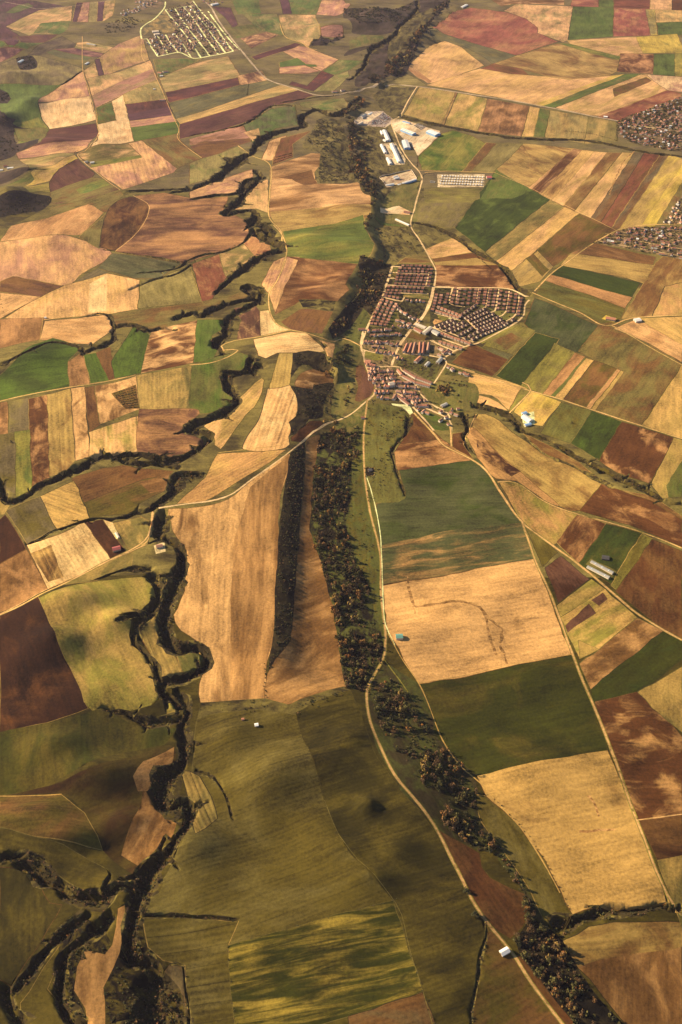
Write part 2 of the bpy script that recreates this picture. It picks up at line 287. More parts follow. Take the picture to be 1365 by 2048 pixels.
field|brown|B 570,512 606,385 772,415 740,532|b=salmon t=.5 k=.1 w=22 d=-.25,1
field|wheat|B 740,532 772,415 810,422 785,532|b=yellow t=.3
grass_field|green|B 785,532 810,422 850,430 832,535|b=olive t=.4
field|straw|B 830,535 850,430 1002,455 985,560|b=lolive t=.5 z=4 d=-.15,1
field|olive|B 985,560 1002,455 1112,476 1112,552 1080,560|b=straw t=.4 z=3
grass_field|ygreen|B 335,612 430,520 472,508 545,530 600,560 505,672 350,662|b=bgreen t=.45 s=90
field|brown|B 505,672 602,556 642,560 545,672|b=olive t=.4 z=4
field|olive|B 545,672 642,560 740,560 760,600 640,672|b=lolive t=.5
field|straw|B 628,672 700,610 745,560 950,580 885,670 830,755|b=brown t=.4 s=80
field|soil|P 1147,297 1165,300 1060,420 1030,400|b=tan t=.5 z=6 d=-1,1.06
field|wheat|P 1165,300 1190,303 1085,430 1055,415|b=brown t=.45 z=5 d=-1,1.06
field|tan|P 1190,303 1215,305 1110,440 1080,428|b=straw t=.45 z=6 d=-1,1.06
field|brown|P 1215,305 1245,306 1120,460 1105,440|b=straw t=.45 z=6 d=-1,1.06
field|straw|P 1245,305 1270,306 1165,470 1118,460|b=tan t=.5 z=6 d=-1,1.06
field|grey|P 1270,305 1290,306 1190,475 1160,470|b=brown t=.5 z=6 d=-1,1.06
field|redbrown|P 1290,305 1330,308 1225,480 1185,475|b=brown t=.4 z=6 d=-1,1.06
field|brown|P 1322,307 1350,310 1240,475 1215,470|b=grey t=.4 z=6 d=-1,1.06
field|straw|P 1340,309 1365,318 1365,330 1290,455 1275,460 1262,456 1232,470|b=yellow t=.4 z=5 d=-1,1.06
field|yellow|P 1365,328 1400,330 1335,445 1305,455 1285,450|b=wheat t=.35 z=5 d=-1,1.06
field|olive|P 1365,365 1400,340 1400,460 1310,455|b=brown
grass_field|dgreen|D 480,207 560,90 640,-22 660,-5 850,96 597,302|b=green t=.3 s=70
+|green|D 575,95 640,-22 665,-5 780,60 700,92 640,90|b=olive t=.3
field|olive|D 595,302 850,97 907,125 640,337|b=straw t=.4 k=.06
field|wheat|D 640,337 907,125 962,150 800,290 700,372|b=tan t=.4 z=3 k=.05
field|brown|D 800,297 962,150 1112,215 1060,240 960,290 862,357|b=dolive t=.45 s=70
field|straw|D 700,372 800,297 862,357 810,415 730,435 713,400|b=grey t=.4 z=3
+|dolive|D 755,325 785,308 845,370 820,395|b=brown t=.4
field|brown|D 920,310 1020,265 1262,320 1250,360 1030,335|b=salmon t=.3 z=3
field|straw|D 888,352 930,305 1255,352 1212,422 1150,402|b=brown t=.3 z=4
grass_field|dgreen|D 853,388 890,352 1200,420 1167,477|b=xgreen t=.2
field|salmon|D 830,412 853,388 1167,477 1142,520 1000,467|b=brown t=.35 z=5 s=50
field|mead|D 793,465 830,412 1000,467 1142,520 1125,558 1060,582 990,550 930,520|b=dolive t=.45 z=4 s=50
field|brown|D 1130,560 1262,345 1290,318 1365,330 1365,420 1300,435 1250,548 1190,552|b=straw t=.4 z=3
field|straw|D 1250,550 1300,435 1365,420 1365,550|b=sand t=.4
field|soil|D 403,342 640,352 702,400 712,442 580,440 405,435|b=salmon t=.4 s=60 e=.1
field|tan|D 363,292 470,245 545,300 388,327|b=straw t=.4
field|brown|D 388,327 545,303 610,335 640,352 402,342|b=soil t=.3 z=3
field|straw|D 400,340 560,325 640,350 403,350|
field|brown|D 285,322 365,297 385,340 255,345|b=olive t=.4 z=4 d=1,.1
scrubland|olive|D 150,195 305,205 365,292 280,322 250,345 200,335 190,260|b=scrub t=.4 s=25 r=1
pasture|olive|D 330,90 560,92 480,207 400,195 318,180|b=grey t=.4 s=35
pasture|olive|B 355,740 420,730 575,735 575,775 545,790 360,790|b=ygreen t=.4 s=40
grass_field|ygreen|D 165,170 200,150 262,150 302,205 190,195|b=green t=.5
pasture|olive|D 320,185 400,195 440,225 362,290 310,210|b=scrub t=.35 s=25
grass_field|ggreen|D 750,580 790,480 870,510 1042,590 972,697 872,672 880,640 790,620|b=dgreen t=.4 k=.05
grass_field|dgreen|D 640,782 792,615 882,640 860,682 745,830|b=xgreen t=.25
field|olive|D 590,672 610,640 720,580 790,607 705,702|b=ygreen t=.35 s=40
+|brown|D 625,645 700,615 745,640 680,682|b=olive t=.4
field|gg2|D 530,690 600,668 705,702 660,735 550,680|b=dolive t=.4
ploughed_field|soil|F 465,48 545,-25 682,38 625,102|b=brown t=.3 s=50
field|ygreen|F 735,138 850,3 865,-28 948,10 820,172|b=olive t=.4
field|salmon|F 820,172 945,12 985,27 855,182|b=brown t=.35 z=4
grass_field|mead|F 852,182 985,30 992,35 870,188|b=green
field|wheat|F 868,188 990,33 1022,42 902,193|b=sand t=.4
field|brown|F 900,195 1022,42 1112,74 992,226|b=dolive t=.45 s=50
field|salmon|F 990,226 1112,72 1130,80 1010,232|b=tan t=.4 z=3
field|straw|F 1008,232 1128,80 1142,86 1028,238|
field|olive|F 1025,238 1140,86 1112,72 1022,40 960,5 1040,-100 1090,-110 1230,-40 1365,55 1208,296|b=brown t=.45 s=90
field|wheat|F 1208,294 1365,58 1365,347|b=straw t=.4 z=2
field|tan|D 1100,598 1190,562 1365,655 1365,730 1230,655|b=salmon t=.4 s=60
field|straw|D 1190,560 1365,553 1365,660|b=wheat t=.5
field|wheat|F 530,120 562,92 770,157 695,237 680,225 620,177 530,165|b=tan t=.4 r=1
field|ygreen|F 690,235 738,152 772,158 712,240|b=olive
field|tan|F 510,170 610,187 682,237 540,205|b=straw r=1
field|yellow|F 705,242 776,160 890,202 820,297 780,290|b=wheat t=.5 z=3
grass_field|mead|F 812,325 890,203 1012,237 935,365|b=dolive t=.4
grass_field|dgreen|F 932,363 1012,237 1128,280 1042,432|b=bgreen t=.3
ploughed_field|soil|F 1040,432 1128,280 1332,342 1240,522 1110,478|b=salmon t=.3 s=50 z=1.5 e=.11
field|straw|F 1245,525 1332,342 1365,352 1365,565 1290,580|b=ygreen t=.4 z=3
+|mead|F 1300,530 1365,430 1365,570 1310,575|b=green
meadow|meadow2|D 40,600 110,480 150,560 135,640 100,655 60,640|b=mead t=.4 s=25
meadow|meadow2|D 15,632 60,640 100,660 115,720 60,790 0,740|b=olive t=.5 s=30
meadow|mead|O 570,870 620,600 690,350 780,370 830,480 790,700 680,900|b=olive t=.5 s=25 r=1
ploughed_field|pbrown|O 880,300 940,290 1000,400 1065,520 1010,650 900,700 860,690 890,540 870,420|b=brown t=.4 r=1
meadow|meadow2|O 700,920 880,760 1000,690 980,900 930,1300 900,1365 480,1365 560,1050|b=olive t=.5 s=25 r=1
meadow|meadow2|P 690,880 728,835 725,960 735,1010 755,1090 768,1200 775,1270 760,1300 745,1250 725,1170 700,1100 690,1040 705,970|b=dolive t=.4 s=25
valley_floor|dscrub|P 640,868 690,855 705,900 705,980 692,1050 712,1120 742,1180 757,1250 772,1315 745,1365 735,1385 692,1375 682,1330 665,1210 640,1120 620,1060 625,960|b=meadow2 t=.45 s=30 e=.1
valley_floor|scrub|P 745,1365 772,1325 838,1367 862,1412 870,1468 912,1514 955,1552 955,1640 1000,1690 1055,1780 1085,1836 1108,1858 1060,1840 1050,1790 990,1705 958,1702 880,1660 800,1580 750,1490 735,1420|b=meadow2 t=.5 s=30
valley_floor|xscrub|P 1030,1880 1060,1835 1110,1858 1150,1925 1180,1975 1260,2060 1160,2060 1100,1985 1040,1910|b=scrub t=.4 s=20
scrubland|dscrub|D 100,350 110,315 160,330 232,345 213,420 195,480 165,560 120,520 70,600 0,640 -15,600 60,500 130,440|b=scrub t=.5 s=25
scrubland|olive|M 870,200 1000,200 1060,280 1110,500 1160,620 890,635 860,560 885,520 885,430 780,400 790,330 830,290|b=scrub t=.5 s=26 r=1
scrubland|scrub|Q 500,90 640,60 850,70 1110,0 1365,0 1180,220 1080,450 1000,600 830,620 660,690 600,660 690,480 720,390 520,450 560,400 640,380 840,330 940,260 800,280 590,270 580,220 520,150|b=hscrub t=.5 s=45 r=1
+|olive|Q 900,260 1000,170 1180,80 1300,20 1180,220 1080,330 960,470 880,500 860,430|b=scrub t=.5 s=40 z=3 d=-.7,1
+|olive|Q 560,330 660,280 860,290 800,330 640,370 560,400|b=hgreen t=.4 s=30
scrubland|hscrub|Q 240,380 330,290 420,320 500,260 520,300 370,380|b=hdark t=.5 s=30
scrubland|hdark|Q 95,275 120,225 250,225 245,270|b=hscrub
field|hgreen|Q 340,580 480,480 670,490 560,560 440,600|b=lolive t=.45
ploughed_field|purple|Q 75,680 100,655 220,690 340,570 440,605 270,730|b=redbrown t=.3
field|lolive|Q 270,735 440,605 550,570 560,610 480,690 430,730|b=hgreen t=.4
field|tan|Q 0,400 90,365 230,380 470,480 330,570 220,520 150,480|b=pink t=.5 s=90
grass_field|hgreen|Q 0,500 140,465 210,515 290,520 300,535 0,540|b=green t=.3
field|pink|Q 0,540 200,525 320,570 210,590 0,590|b=tan t=.4
field|lolive|Q 0,120 280,120 330,280 230,380 150,335 40,290 0,190|b=tan t=.4 s=110
field|pink|Q 285,115 340,0 510,0 570,50 500,110 440,130|b=tan t=.4
grass_field|hgreen|Q 75,0 330,0 290,115 90,110|b=olive t=.4
ploughed_field|hpurple|Q 0,0 70,0 95,110 30,112|
field|pink|Q 330,250 500,200 510,290 430,300 340,290|b=hpurple t=.3
grass_field|hgreen|A 905,0 1008,0 1018,52 930,55|b=olive t=.4
ploughed_field|hpurple|A 830,25 900,30 928,95 910,110 880,70|b=pbrown t=.4
field|olive|A 885,110 990,95 1012,125 925,148|b=green t=.4
field|pbrown|A 938,150 1040,124 1087,135 982,190|b=tan t=.4
ploughed_field|purple|A 980,222 1150,167 1177,172 1000,234|
field|lolive|A 990,95 950,55 1080,55 1110,138 1040,122 1010,120|b=hgreen t=.5
town_ground|town|X 375,120 720,10 760,40 1300,620 820,715 700,715 540,650 290,700 100,490 130,480 290,440 490,400|b=garden t=.5 s=30
+|gg2|X 380,125 440,250 510,390 380,410 270,380 180,380 90,460 120,340 250,240|b=straw t=.5 s=50
+|gg2|X 690,680 780,510 930,690 800,715|b=lolive
town_ground|town|X 0,0 330,0 380,30 300,90 90,120 0,60|b=garden t=.5 s=25
town_ground|garden|Y 460,440 640,350 850,290 990,220 1365,90 1365,860 1180,850 720,760 520,680 460,650|b=town t=.5 s=14
town_ground|garden|Z 110,740 440,580 660,520 1365,510 1365,970 1170,940 480,800|b=town t=.5 s=14
town_ground|garden|Z 1090,470 1290,170 1365,60 1365,480|b=town t=.5 s=14
town_ground|garden|T 330,640 420,430 470,170 640,130 1100,160 1130,300 1070,690 630,700 390,1090 130,1060|b=dscrub t=.5 s=12
+|mead|T 500,185 590,185 570,255 480,260|
+|dolive|T 475,275 560,275 540,345 455,350|
+|mead|T 640,590 1040,600 1060,670 660,640|b=straw t=.3
+|garden|T 640,720 700,640 1010,700 1020,800 900,960 740,1130 620,1060 560,830|b=dscrub t=.5 s=14
+|meadow2|T 510,880 570,890 500,1080 420,1100|
+|garden|T 130,1080 400,1090 720,1130 690,1220 600,1365 60,1365 60,1200|b=dscrub t=.5 s=14
+|brown|T 740,1150 1140,1270 1120,1300 900,1290 700,1240|b=dolive t=.4
town_ground|garden|U 0,300 60,90 1060,110 1300,215 1280,420 1180,560 620,840 480,890 320,970 200,1050 0,1092 -100,900 0,620|b=dscrub t=.5 s=12
+|ygreen|U 90,470 260,520 200,560 130,540|b=mead
+|sand|U 40,570 70,530 180,560 60,610|
+|pale|U 250,525 290,510 375,535 330,550|
+|mead|U 630,350 720,330 760,370 720,385|
+|mead|U 770,370 900,420 1030,430 1170,460 1060,560 990,540 880,440|b=ygreen t=.4
+|garden|U 180,340 280,330 440,370 370,420 200,370|b=dscrub t=.4
grass_verge|ygreen|U 640,850 800,760 1080,600 1150,620 1010,720 720,870|b=olive t=.4 s=15
town_ground|town|V 90,0 540,0 880,0 1340,0 1340,30 1010,210 900,180 540,160 440,300 560,310 880,470 880,500 720,560 1080,830 1060,900 650,720 400,690 300,680 210,590 250,540 120,300|b=garden t=.5 s=12
meadow|ygreen|V 90,115 330,170 320,230 110,200|b=mead r=1
scrubland|scrub|V 480,290 540,180 760,190 960,240 1010,230 900,480 880,470 600,330|b=mead t=.5 s=14 r=1
meadow|mead|V 760,560 940,480 1365,500 1365,760 1090,830 960,770 840,690|b=olive t=.4 s=25 r=1
meadow|meadow2|V 680,790 780,800 1000,900 1090,1024 890,1010 800,880|b=bgreen t=.4 s=25 r=1
meadow|mead|V 1010,380 1070,270 1230,330 1190,400 1000,390|b=dscrub t=.4 s=15 r=1
farm_yard|pale|V 420,720 620,740 670,830 630,850 540,770 430,740|
paved_square|yard|V 380,460 450,480 450,530 390,530|
farm_yard|yard|W 160,150 290,75 500,80 620,180 610,240 520,295 290,265 60,245 120,180|b=asphalt t=.4 s=25
+|asphalt|W 290,240 500,95 610,180 520,290 360,280|b=grey t=.4 s=10
farm_yard|yard|W 600,190 760,190 1070,290 1240,340 1200,420 950,665 870,520 760,440 620,300|b=salmon t=.3 s=30
scrubland|olive|W 60,320 300,290 520,300 640,440 870,830 940,960 1000,1170 300,1170 180,900 200,600|b=scrub t=.5 s=24 r=1
scrubland|olive|P 835,175 815,205 800,232 760,215 745,190 790,174|b=scrub t=.5 s=30
scrubland|olive|D 185,100 345,0 330,180 300,200 165,160|b=mead t=.5 s=24
scrubland|olive|W 400,330 560,290 640,430 780,620 860,830 560,860 480,740 450,520|b=scrub t=.45 s=20
farm_yard|yard|W 470,500 660,490 790,700 780,770 560,790 520,640|b=grey t=.4 s=20
farm_yard|yard|W 450,945 860,850 940,960 660,1040 550,1070|b=pink t=.4 s=14
farm_yard|yard|B 410,680 595,680 590,730 410,730|b=grey t=.4 s=12
farm_yard|yard|D 185,125 260,120 310,145 300,155 240,150 190,145|b=tan
farm_yard|pale|F 735,250 790,240 790,290 750,300|b=grey t=.4 s=10
farm_yard|ptan|G 405,78 440,90 472,150 455,152|b=pale
farm_yard|yard|G 600,175 640,165 645,200 610,210|b=mead t=.3 s=8
farm_yard|yellow|D 1050,560 1070,545 1110,560 1100,575|
farm_yard|mead|H 990,250 1010,230 1110,280 1080,310|b=olive
field|dscrub|F 130,460 162,458 162,488 132,490|
'''

# name | width m | colour | points
ROADS = '''
highway|11|asphalt|P 405,0 422,14 440,45 470,85 520,145 545,163 600,180 634,190 670,190 700,184 730,176 780,172 835,173 900,182 1000,197 1100,215 1237,242 1300,255 1365,258
road|6|street|P 835,173 815,205 800,232 783,243 790,265 805,300 822,325 840,345 844,362 835,395 830,415 822,450 840,480 865,525 872,545 868,580 862,605 850,630 838,645 815,670 795,700 786,722
road|5.5|street|P 730,700 728,712 732,730 745,760 753,775 748,790 730,805 700,830 660,845 620,870 580,903 500,962 460,990 420,1002 370,1008 318,1016
dirt_track|5|dirt|P 306,1018 300,1060 290,1080 262,1100 200,1130 100,1180 0,1230
road|7.0|street|T 490,170 450,320 400,460 330,650 180,950 60,1230 20,1365
road|6|street|P 727,660 722,690 728,712
road|6.0|street|T 490,170 640,180
road|6.0|street|T 465,262 1040,290
road|6.0|street|T 440,350 560,350
road|7.0|street|T 380,455 1000,475 1110,480 1365,482
road|5.0|street|T 1050,260 1000,470
road|6.0|street|T 350,640 640,700 680,640
road|6.0|street|T 620,575 1040,590
road|7.0|street|T 1110,480 1080,650 1030,770 960,920 820,1060 700,1220 600,1350
road|5.0|street|T 840,1030 1010,1110 1130,1110 1240,1160 1365,1220
road|7.0|street|U 50,95 510,105 1050,115 1300,220 1365,215
road|6.0|street|U 1360,270 1300,340 1285,470 1180,580 980,690 800,790 660,860 540,890 350,960 200,1060
road|5.0|street|U 380,110 360,330
road|5.0|street|U 310,110 275,320 480,365
road|5.0|street|U 665,115 640,310
road|5.0|street|U 810,120 760,370 700,400
road|5.0|street|U 945,120 890,420 820,450
road|5.0|street|U 1085,150 1040,430 940,500
road|5.0|street|U 1220,205 1180,460 1040,560
road|5.0|street|U 420,480 480,520 690,725
road|5.0|street|U 60,455 420,550
road|6.0|street|U 0,640 130,670 380,760 600,850
road|5.0|street|U 0,820 100,870 340,970
road|5.0|street|U 170,800 480,910
road|7.0|street|V 545,0 480,130 420,290
road|6.0|street|V 90,110 250,150 460,180
road|6.0|street|V 560,155 870,180 1020,215
road|5.0|street|V 880,0 980,60 1140,130
road|6.0|street|V 1020,215 1045,260 960,400 900,490
dirt_track|5|dirt|V 1050,265 1365,365
dirt_track|5|dirt|F 450,55 560,92 775,160 900,195 1110,265 1205,295 1365,345
road|6.0|street|V 120,310 440,300 520,310 560,370 880,480
road|6.0|street|V 510,410 640,450 720,550 740,600 860,720 1050,830 1080,900
road|7.0|street|V 460,560 520,640 650,750 800,910 900,1030
road|6.0|street|V 640,720 850,790 1070,900 1100,960 1100,1024
dirt_track|6|dirt|F 318,245 400,330 440,375 540,425 600,470 660,560 740,670 870,770
dirt_track|5|dirt|F 460,290 465,375
dirt_track|6|dirt|H 740,90 870,185 960,250 1080,350 1200,450 1365,547
dirt_track|5|dirt|P 1045,1045 1075,1130 1112,1215 1158,1340 1200,1440 1245,1560 1290,1680 1335,1790 1365,1830
dirt_track|5|dirt|P 735,800 728,870 730,950 740,1020 755,1080 762,1120 762,1180 770,1250 771,1290 768,1315 752,1345 735,1380 738,1430 760,1490 790,1550 840,1610 880,1670 915,1740 945,1800 975,1845 1025,1905 1060,1960 1135,2060
dirt_track|3|pale|P 733,950 748,1000 760,1060 764,1120 766,1180 772,1250 790,1290
dirt_track|3|ygreen|P 768,1318 800,1360 830,1405
dirt_track|3|wheat|P 775,1265 800,1310 838,1367 862,1420 885,1480 920,1530 960,1565 1000,1610 1045,1660 1085,1720 1120,1785
dirt_track|3|dirt|P 165,72 166,140 178,180 195,250 196,270 178,295 155,308 175,330 215,362 240,380
dirt_track|3|dirt|P 283,70 285,115 300,130 315,160 345,230 358,258 355,275 375,295 403,315
dirt_track|4|dirt|M 330,380 430,450 550,515 545,700 540,860 620,960 630,1030
dirt_track|4|dirt|N 570,0 625,60 660,150 655,220 600,370 540,475 550,600 600,680 690,715 790,735 950,790 1050,775 1165,825
dirt_track|4|dirt|N 690,715 485,760 300,790 215,825 230,850 330,855 180,930 0,955
dirt_track|4|dirt|E 530,97 370,130 130,170 0,200
dirt_track|3|dirt|P 990,345 1060,375 1120,405 1232,460
dirt_track|4|dirt|P 990,345 900,342 850,345
dirt_track|5|dirt|P 1365,447 1290,450 1250,455 1232,462 1190,485 1140,520 1100,550 1070,582
dirt_track|5|dirt|P 1065,585 1100,600 1160,625 1200,648 1225,650 1265,636 1365,630
dirt_track|4|dirt|P 1222,650 1260,670 1310,700 1365,730
dirt_track|4|dirt|P 1045,765 1062,780 1020,825
dirt_track|4|dirt|F 645,515 690,512 740,530 830,592 957,640 1190,705 1365,772
dirt_track|3|dirt|F 512,370 520,340 560,250
dirt_track|3|dirt|D 1065,228 1365,290
road|9.5|pale|X 490,95 560,210 660,350 760,470 930,690
road|9.5|pale|X 375,120 430,190 540,320 680,500 820,715
road|9.5|pale|X 600,85 740,250 860,430 1030,665
road|9.5|pale|X 680,70 880,320 1010,500 1120,650
road|9.5|pale|X 720,10 830,150 980,310 1100,480 1220,635
road|8.5|pale|X 910,140 1100,400 1300,620
road|8.5|pale|X 490,410 590,540 700,715
road|8.5|pale|X 380,430 450,540 540,655
road|8.5|pale|X 280,440 410,660
road|9.5|pale|X 100,485 150,480 200,570 285,700
road|9.5|pale|X 285,700 540,650 700,715 820,715 1220,635
road|9.5|pale|X 375,120 590,85 720,70
road|9.5|pale|X 380,20 370,90 300,180 220,250 80,350 85,480
dirt_track|4|dirt|Q 0,190 40,290 150,335 230,385 300,400
road|5|asphalt|R 40,15 180,40 320,70 600,45 900,0
dirt_track|4|dirt|Y 480,440 760,490 1000,540 1365,545
road|3|street|Z 500,580 760,640 980,660 1365,720
road|3|street|Z 160,705 500,770 880,840 1365,930
road|3|street|Z 600,690 900,745 1365,825
road|3|street|Z 780,530 1050,580 1365,630
road|4|street|Z 1365,200 1280,330 1180,490
dirt_track|3|dirt|B 330,665 420,665
dirt_track|3|dirt|J 1195,565 1365,543
dirt_track|1.5|olive|P 650,1600 690,1685 792,1806 820,1900 868,2060
dirt_track|3|dirt|G 600,44 575,160 500,205 430,235 190,345 0,445
dirt_track|3|straw|P 437,905 565,890
dirt_track|2|straw|C 740,352 790,497
dirt_track|2|straw|C 20,558 250,432 435,305
dirt_track|2|straw|C 170,555 155,645
dirt_track|3|dirt|C 450,298 520,240 578,155 575,110 520,80
dirt_track|2|wheat|I 0,472 240,465
dirt_track|2|wheat|H 340,715 640,655 935,602
'''

# incised gullies: depth m | bush density | x,y,width  (width in the tile's own units)
GULLIES = '''
9|.5|M 720,110,40 560,110,22 460,180,20 400,220,20 250,265,14 0,315,12 
22|1|M 1170,60,30 1000,170,60 860,135,50 760,190,60 770,250,60 620,280,70 520,320,90 450,380,80 420,430,60 300,500,110 200,600,90 100,640,50 0,680,40 -120,700,28
8|.8|A 500,745,16 660,738,14 750,735,18
18|1|M 520,600,40 400,625,50 360,690,50 270,715,40 150,720,36 20,750,20
20|1|M 450,560,50 480,600,50 440,640,40 380,700,50 330,770,90 260,820,70 250,850,60 420,820,50 460,850,60 420,900,80 500,930,80 560,990,70
20|1|N 420,40,60 560,110,110 640,160,60 540,190,60 440,240,70 350,320,80 250,390,80 170,460,60
8|.4|N 420,40,40 380,110,30 250,180,22 110,200,26 0,235,24 -100,300,20 -350,330,12 
7|.4|C 745,350,12 690,385,14 600,410,12 505,450,8
6|.4|C 700,340,14 600,320,10 460,300,10 400,290,6
17|1|N 440,500,50 300,530,70 180,570,90 90,610,80 0,600,70 -110,640,50 
12|.8|C 690,605,26 640,600,24 575,605,26 520,585,26 450,590,20 435,555,22 390,540,10 340,555,6
12|1|C 445,600,26 430,650,26 330,690,30 310,670,22 200,650,16 100,690,18 0,745,12
14|1|N 500,540,60 380,420,60 480,440,60 470,500,60 320,600,60 260,660,70 260,750,60 170,800,60 230,880,40
20|1|N 430,900,60 400,960,60 440,1020,60 
22|1|E 1010,60,60 960,90,40 890,95,36 905,150,40 930,195,40 870,245,50 760,290,60 740,320,40 830,330,40 780,380,60 690,430,44 600,415,40 500,405,40 380,425,36 270,480,40 180,520,34 100,575,30 30,590,30 0,510,30
9|.8|E 480,430,30 540,440,40 620,445,30 700,460,30
20|1|E 790,490,40 700,490,50 670,560,60 560,630,40 460,655,24 350,660,14 230,700,10 105,760,5
22|1|G 640,60,60 620,130,60 700,180,40 710,240,50 690,300,60 650,390,70 640,460,60 680,560,60 780,575,40 810,620,40 760,680,50 650,710,50 640,760,50 720,790,50
13|.8|G 600,300,50 620,360,50 590,430,50 480,462,26 450,465,12
13|.6|G 600,445,40 530,500,44 525,550,30 590,620,34 620,700,30 645,800,20
6|.6|G 590,270,40 480,275,18 380,310,12
22|1|I 700,70,50 735,110,50 720,200,60 720,330,60 650,390,80 630,460,100 650,520,60 720,500,50 730,570,50 690,640,80 620,720,90 590,780,80
11|.9|I 700,160,40 600,190,44 500,150,30 400,135,14
6|.8|I 760,375,14 830,400,14 880,480,14 905,565,12
26|1|K 660,110,80 600,200,90 540,280,90 520,400,80 520,500,90 600,560,90 620,680,160 600,800,200
18|1|K 540,250,60 470,230,60 400,290,80 300,270,60 210,220,70 140,150,70 70,130,40 0,140,36
24|1|K 430,340,60 390,420,70 280,480,70 230,600,50 230,700,50 310,780,60
16|1|K 340,350,60 240,430,70 150,540,70 60,660,60
18|1|K 20,640,60 60,740,80 90,800,90
4|.7|K 560,355,20 720,360,18 930,372,12
6|.3|K 660,552,10 715,555,8 735,700,8 745,800,8
9|.8|L 880,420,70 960,370,60 1060,340,50 1180,345,46 1290,325,50 1365,330,50
3|.5|L 590,370,12 600,450,12 575,560,14 545,780,14
7|.8|B 265,450,30 350,475,30 440,492,24 560,515,26 700,535,26 840,545,26 940,545,26 1060,560,30 1200,590,26 1365,610,26
7|.8|D 320,185,20 420,210,26 500,255,26 580,310,26 650,350,30 700,400,34 720,440,36 770,465,30
9|.8|F 515,250,40 525,300,20 515,350,14 560,410,10
9|.8|F 560,215,26 680,250,30 740,315,26 840,350,26 940,405,28 1010,450,32 1100,490,26 1230,550,36 1290,590,24 1365,605,20
5|.5|F 760,350,8 830,405,14 930,450,16 1050,510,22 1090,535,16
5|.7|F 300,255,40 295,310,24 240,385,14 240,430,8 285,570,5
4|.6|Q 0,825,16 160,800,18 300,780,16 420,770,20 560,745,18
14|.8|Q 1110,0,30 1090,90,50 960,220,40 930,280,60 800,360,90 720,420,50 690,520,50 620,600,40 560,640,30
3|.3|S 240,445,20 370,400,14
5|.6|R 500,680,24 665,570,14
3|.3|S 990,590,30 1130,575,30 1365,565,24
3|.3|O 520,80,60 490,40,50
'''

# the scarp: west of this line lies the plateau
SCARP = 'Q 1180,-260 1110,0 1090,90 960,220 930,275 800,350 720,390 690,480 640,560 M 880,230 870,330 885,440 880,520 860,570 880,640 1140,625 1230,700 1240,850 1190,900 N 1180,-20 1190,30 1265,150 1240,210 1150,265 1105,330 1060,405 1085,440 1010,520 980,590 905,745 O 470,40 520,110 170,150 145,210 110,510 205,600 200,720 180,870 110,930 130,1000 100,1100 105,1190 P 580,905 562,1000 557,1060 552,1200 546,1290 532,1345 545,1400 620,1460 660,1560 720,1700 800,1850 880,2100'

# loose hills: x,y,rx,ry (photo px), height m
HILLS = '''735,1612,22,15,13 690,1700,60,26,8 640,1530,70,40,8 700,1475,40,26,7 740,1750,50,22,6 640,1650,40,30,5 800,1700,40,20,5
150,1210,70,26,9 120,1290,60,30,8 240,1250,50,24,8 200,1560,80,35,9 80,1640,90,30,8 150,1680,70,20,6 250,1650,50,24,6 110,1500,60,30,7
460,1480,50,36,5 540,1560,60,50,5 380,1700,60,40,5 560,570,30,26,4 640,590,40,16,5 680,560,26,10,4
620,480,40,8,5 690,490,40,8,5 640,400,60,8,5 700,420,40,8,4 590,380,40,8,4 60,720,50,26,7 200,300,40,12,9 60,215,30,14,14 30,160,40,10,12
20,100,50,12,14 110,290,40,10,8 60,350,40,12,12 20,400,40,16,16 120,320,30,12,6 10,250,26,16,16 200,240,40,10,6 140,210,30,8,6
300,430,40,20,4 120,480,60,20,4 350,700,16,8,5 320,715,14,7,5 340,680,20,7,5 440,740,20,14,4 800,130,30,8,4 900,120,40,8,3
660,60,40,8,12 720,50,40,8,12 640,90,30,6,10 760,30,30,10,12 700,20,40,6,10'''

